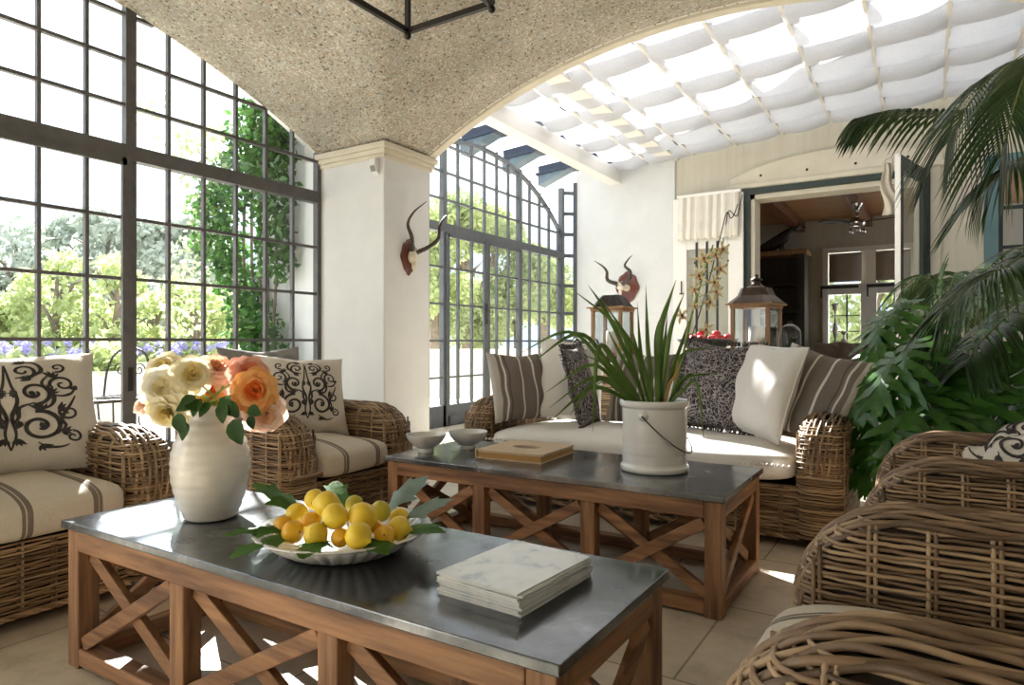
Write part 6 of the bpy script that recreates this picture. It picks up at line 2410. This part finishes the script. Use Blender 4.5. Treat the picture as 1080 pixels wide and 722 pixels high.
t = thing('dark_sofa', 'dark brown sofa under the far room window', 'sofa', (-0.58, 13.10, 0))
b = MB(); b.box(-1.05, -0.40, 0.08, 1.05, 0.40, 0.50); b.build('seat', M['dark_sofa'], t, bevel=0.05)
b = MB(); b.box(-1.05, 0.22, 0.50, 1.05, 0.45, 0.92); b.build('backrest', M['dark_sofa'], t, bevel=0.05)
for s in (-1, 1):
    b = MB(); b.box(s * 1.12 - 0.09, -0.40, 0.08, s * 1.12 + 0.09, 0.45, 0.62); b.build('armrest', M['dark_sofa'], t, bevel=0.04)
    b = MB(); b.box(s * 1.0 - 0.04, -0.3, 0, s * 1.0 + 0.04, 0.3, 0.08); b.build('foot', M['dark_wood'], t)
cu = [(-0.98, 'mushroom', 'mushroom'), (-0.62, 'mushroom', 'paler mushroom'), (-0.22, 'plum', 'plum'), (0.10, 'plum', 'darker plum'), (0.48, 'linen', 'cream printed'), (0.85, 'dark_sofa', 'dark brown')]
for i, (dx, m_, nm_) in enumerate(cu):
    pillow('%s cushion on the far room sofa, %s from the cabinet end' % (nm_, ordn[i]), (-0.58 + dx * 0.95, 13.0 - 0.05 * (i % 2), 0.52), random.uniform(-12, 12), 16, 0.42, 0.46, 0.15, [M[m_]], group='far room cushions', roll=random.uniform(-6, 6))
t = thing('low_table', 'low dark table with a pink brown cloth in front of the far room sofa', 'table', (-0.7, 11.9, 0))
b = MB(); b.box(-0.5, -0.35, 0.40, 0.5, 0.35, 0.44); b.build('table_top', M['rug_brown'], t, bevel=0.01)
for sx in (-1, 1):
    for sy in (-1, 1):
        b = MB(); b.box(sx * 0.45 - 0.025, sy * 0.3 - 0.025, 0, sx * 0.45 + 0.025, sy * 0.3 + 0.025, 0.40); b.build('leg', M['dark_wood'], t)
b = MB()
b.box(-1.9, 9.5, 0.0, 0.6, 11.4, 0.012)
r_ = b.build('woven_rug', M['rug_brown'])
tag(r_, 'pink brown woven rug on the floor inside the far doorway', 'rug')

b = MB()
b.box(-1.75, 13.60, 0, 0.65, 13.93, 0.84)
o = b.build('window_bench', M['dark_wood'], bevel=0.01)
tag(o, 'dark sideboard standing below the far room window', 'sideboard')
for (px, hh, r, m_, nm, lab) in ((881, 0.85, 0.06, 'white_paint', 'baluster_candlestick', 'tall pale baluster candlestick in front of the far room window'), (890, 0.32, 0.07, 'bone', 'stone_figure', 'small pale carved figure beside the baluster candlestick')):
    p = at(px, 361, Y=13.75)
    t = thing(nm, lab, 'ornament', (p.x, p.y, 0.84))
    b = MB()
    prof = [(1.0, 0), (1.0, 0.05), (0.5, 0.12), (0.35, 0.2), (0.75, 0.36), (0.8, 0.45), (0.3, 0.6), (0.25, 0.75), (0.5, 0.84), (0.9, 0.93), (1.1, 0.97), (0.0005, 1.0)]
    sp = spline([(q * r, 0, z * hh) for q, z in prof], 40)
    b.lathe([(max(q[0], 0.0005), q[2]) for q in sp], 20)
    b.build('shaft', M[m_], t, smooth=True)
for i, px in enumerate((914, 922)):
    p = at(px, 361, Y=13.75)
    t = thing('wine_bottle', 'slim dark bottle on the far room sideboard, ' + ('nearest the candlestick' if i == 0 else 'nearest the open door'), 'bottle', (p.x, p.y, 0.84), 0, 'bottles on the sideboard')
    b = MB()
    b.lathe([(0.033, 0), (0.034, 0.01), (0.034, 0.18), (0.014, 0.24), (0.013, 0.30), (0.0005, 0.305)], 18)
    b.build('bottle_body', M['black'], t, smooth=True)
    b = MB()
    b.lathe([(0.016, 0.295), (0.016, 0.33), (0.0005, 0.332)], 12)
    b.build('stopper', M['iron'], t)

# wrought iron chair back beside the far window
p = at(612, 361, Y=6.4)
t = thing('iron_chair', 'black wrought iron chair with scroll top behind the sofa pillows', 'chair', (p.x, p.y, 0), R(10))
for sx in (-1, 1):
    for sy in (-1, 1):
        b = MB(); b.tube([(sx * 0.18, sy * 0.18, 0), (sx * 0.16, sy * 0.16, 0.45)], 0.011, 6); b.build('leg', M['iron'], t)
b = MB(); b.lathe([(0.19, 0.44), (0.20, 0.45), (0.19, 0.465), (0.0005, 0.465)], 20); b.build('seat', M['iron'], t)
b = MB()
b.tube(spline([(-0.16, 0.16, 0.45), (-0.17, 0.2, 0.8), (-0.12, 0.22, 0.98), (-0.05, 0.22, 0.95), (0.05, 0.22, 0.95), (0.12, 0.22, 0.98), (0.17, 0.2, 0.8), (0.16, 0.16, 0.45)], 30), 0.012, 6)
for s in (-1, 1):
    b.tube([(s * (0.07 + 0.05 * (1 - k / 16) * math.cos(k * 0.6)), 0.21, 0.86 + 0.06 * (1 - k / 16) * math.sin(k * 0.6)) for k in range(17)], 0.008, 5)
b.build('backrest', M['iron'], t)
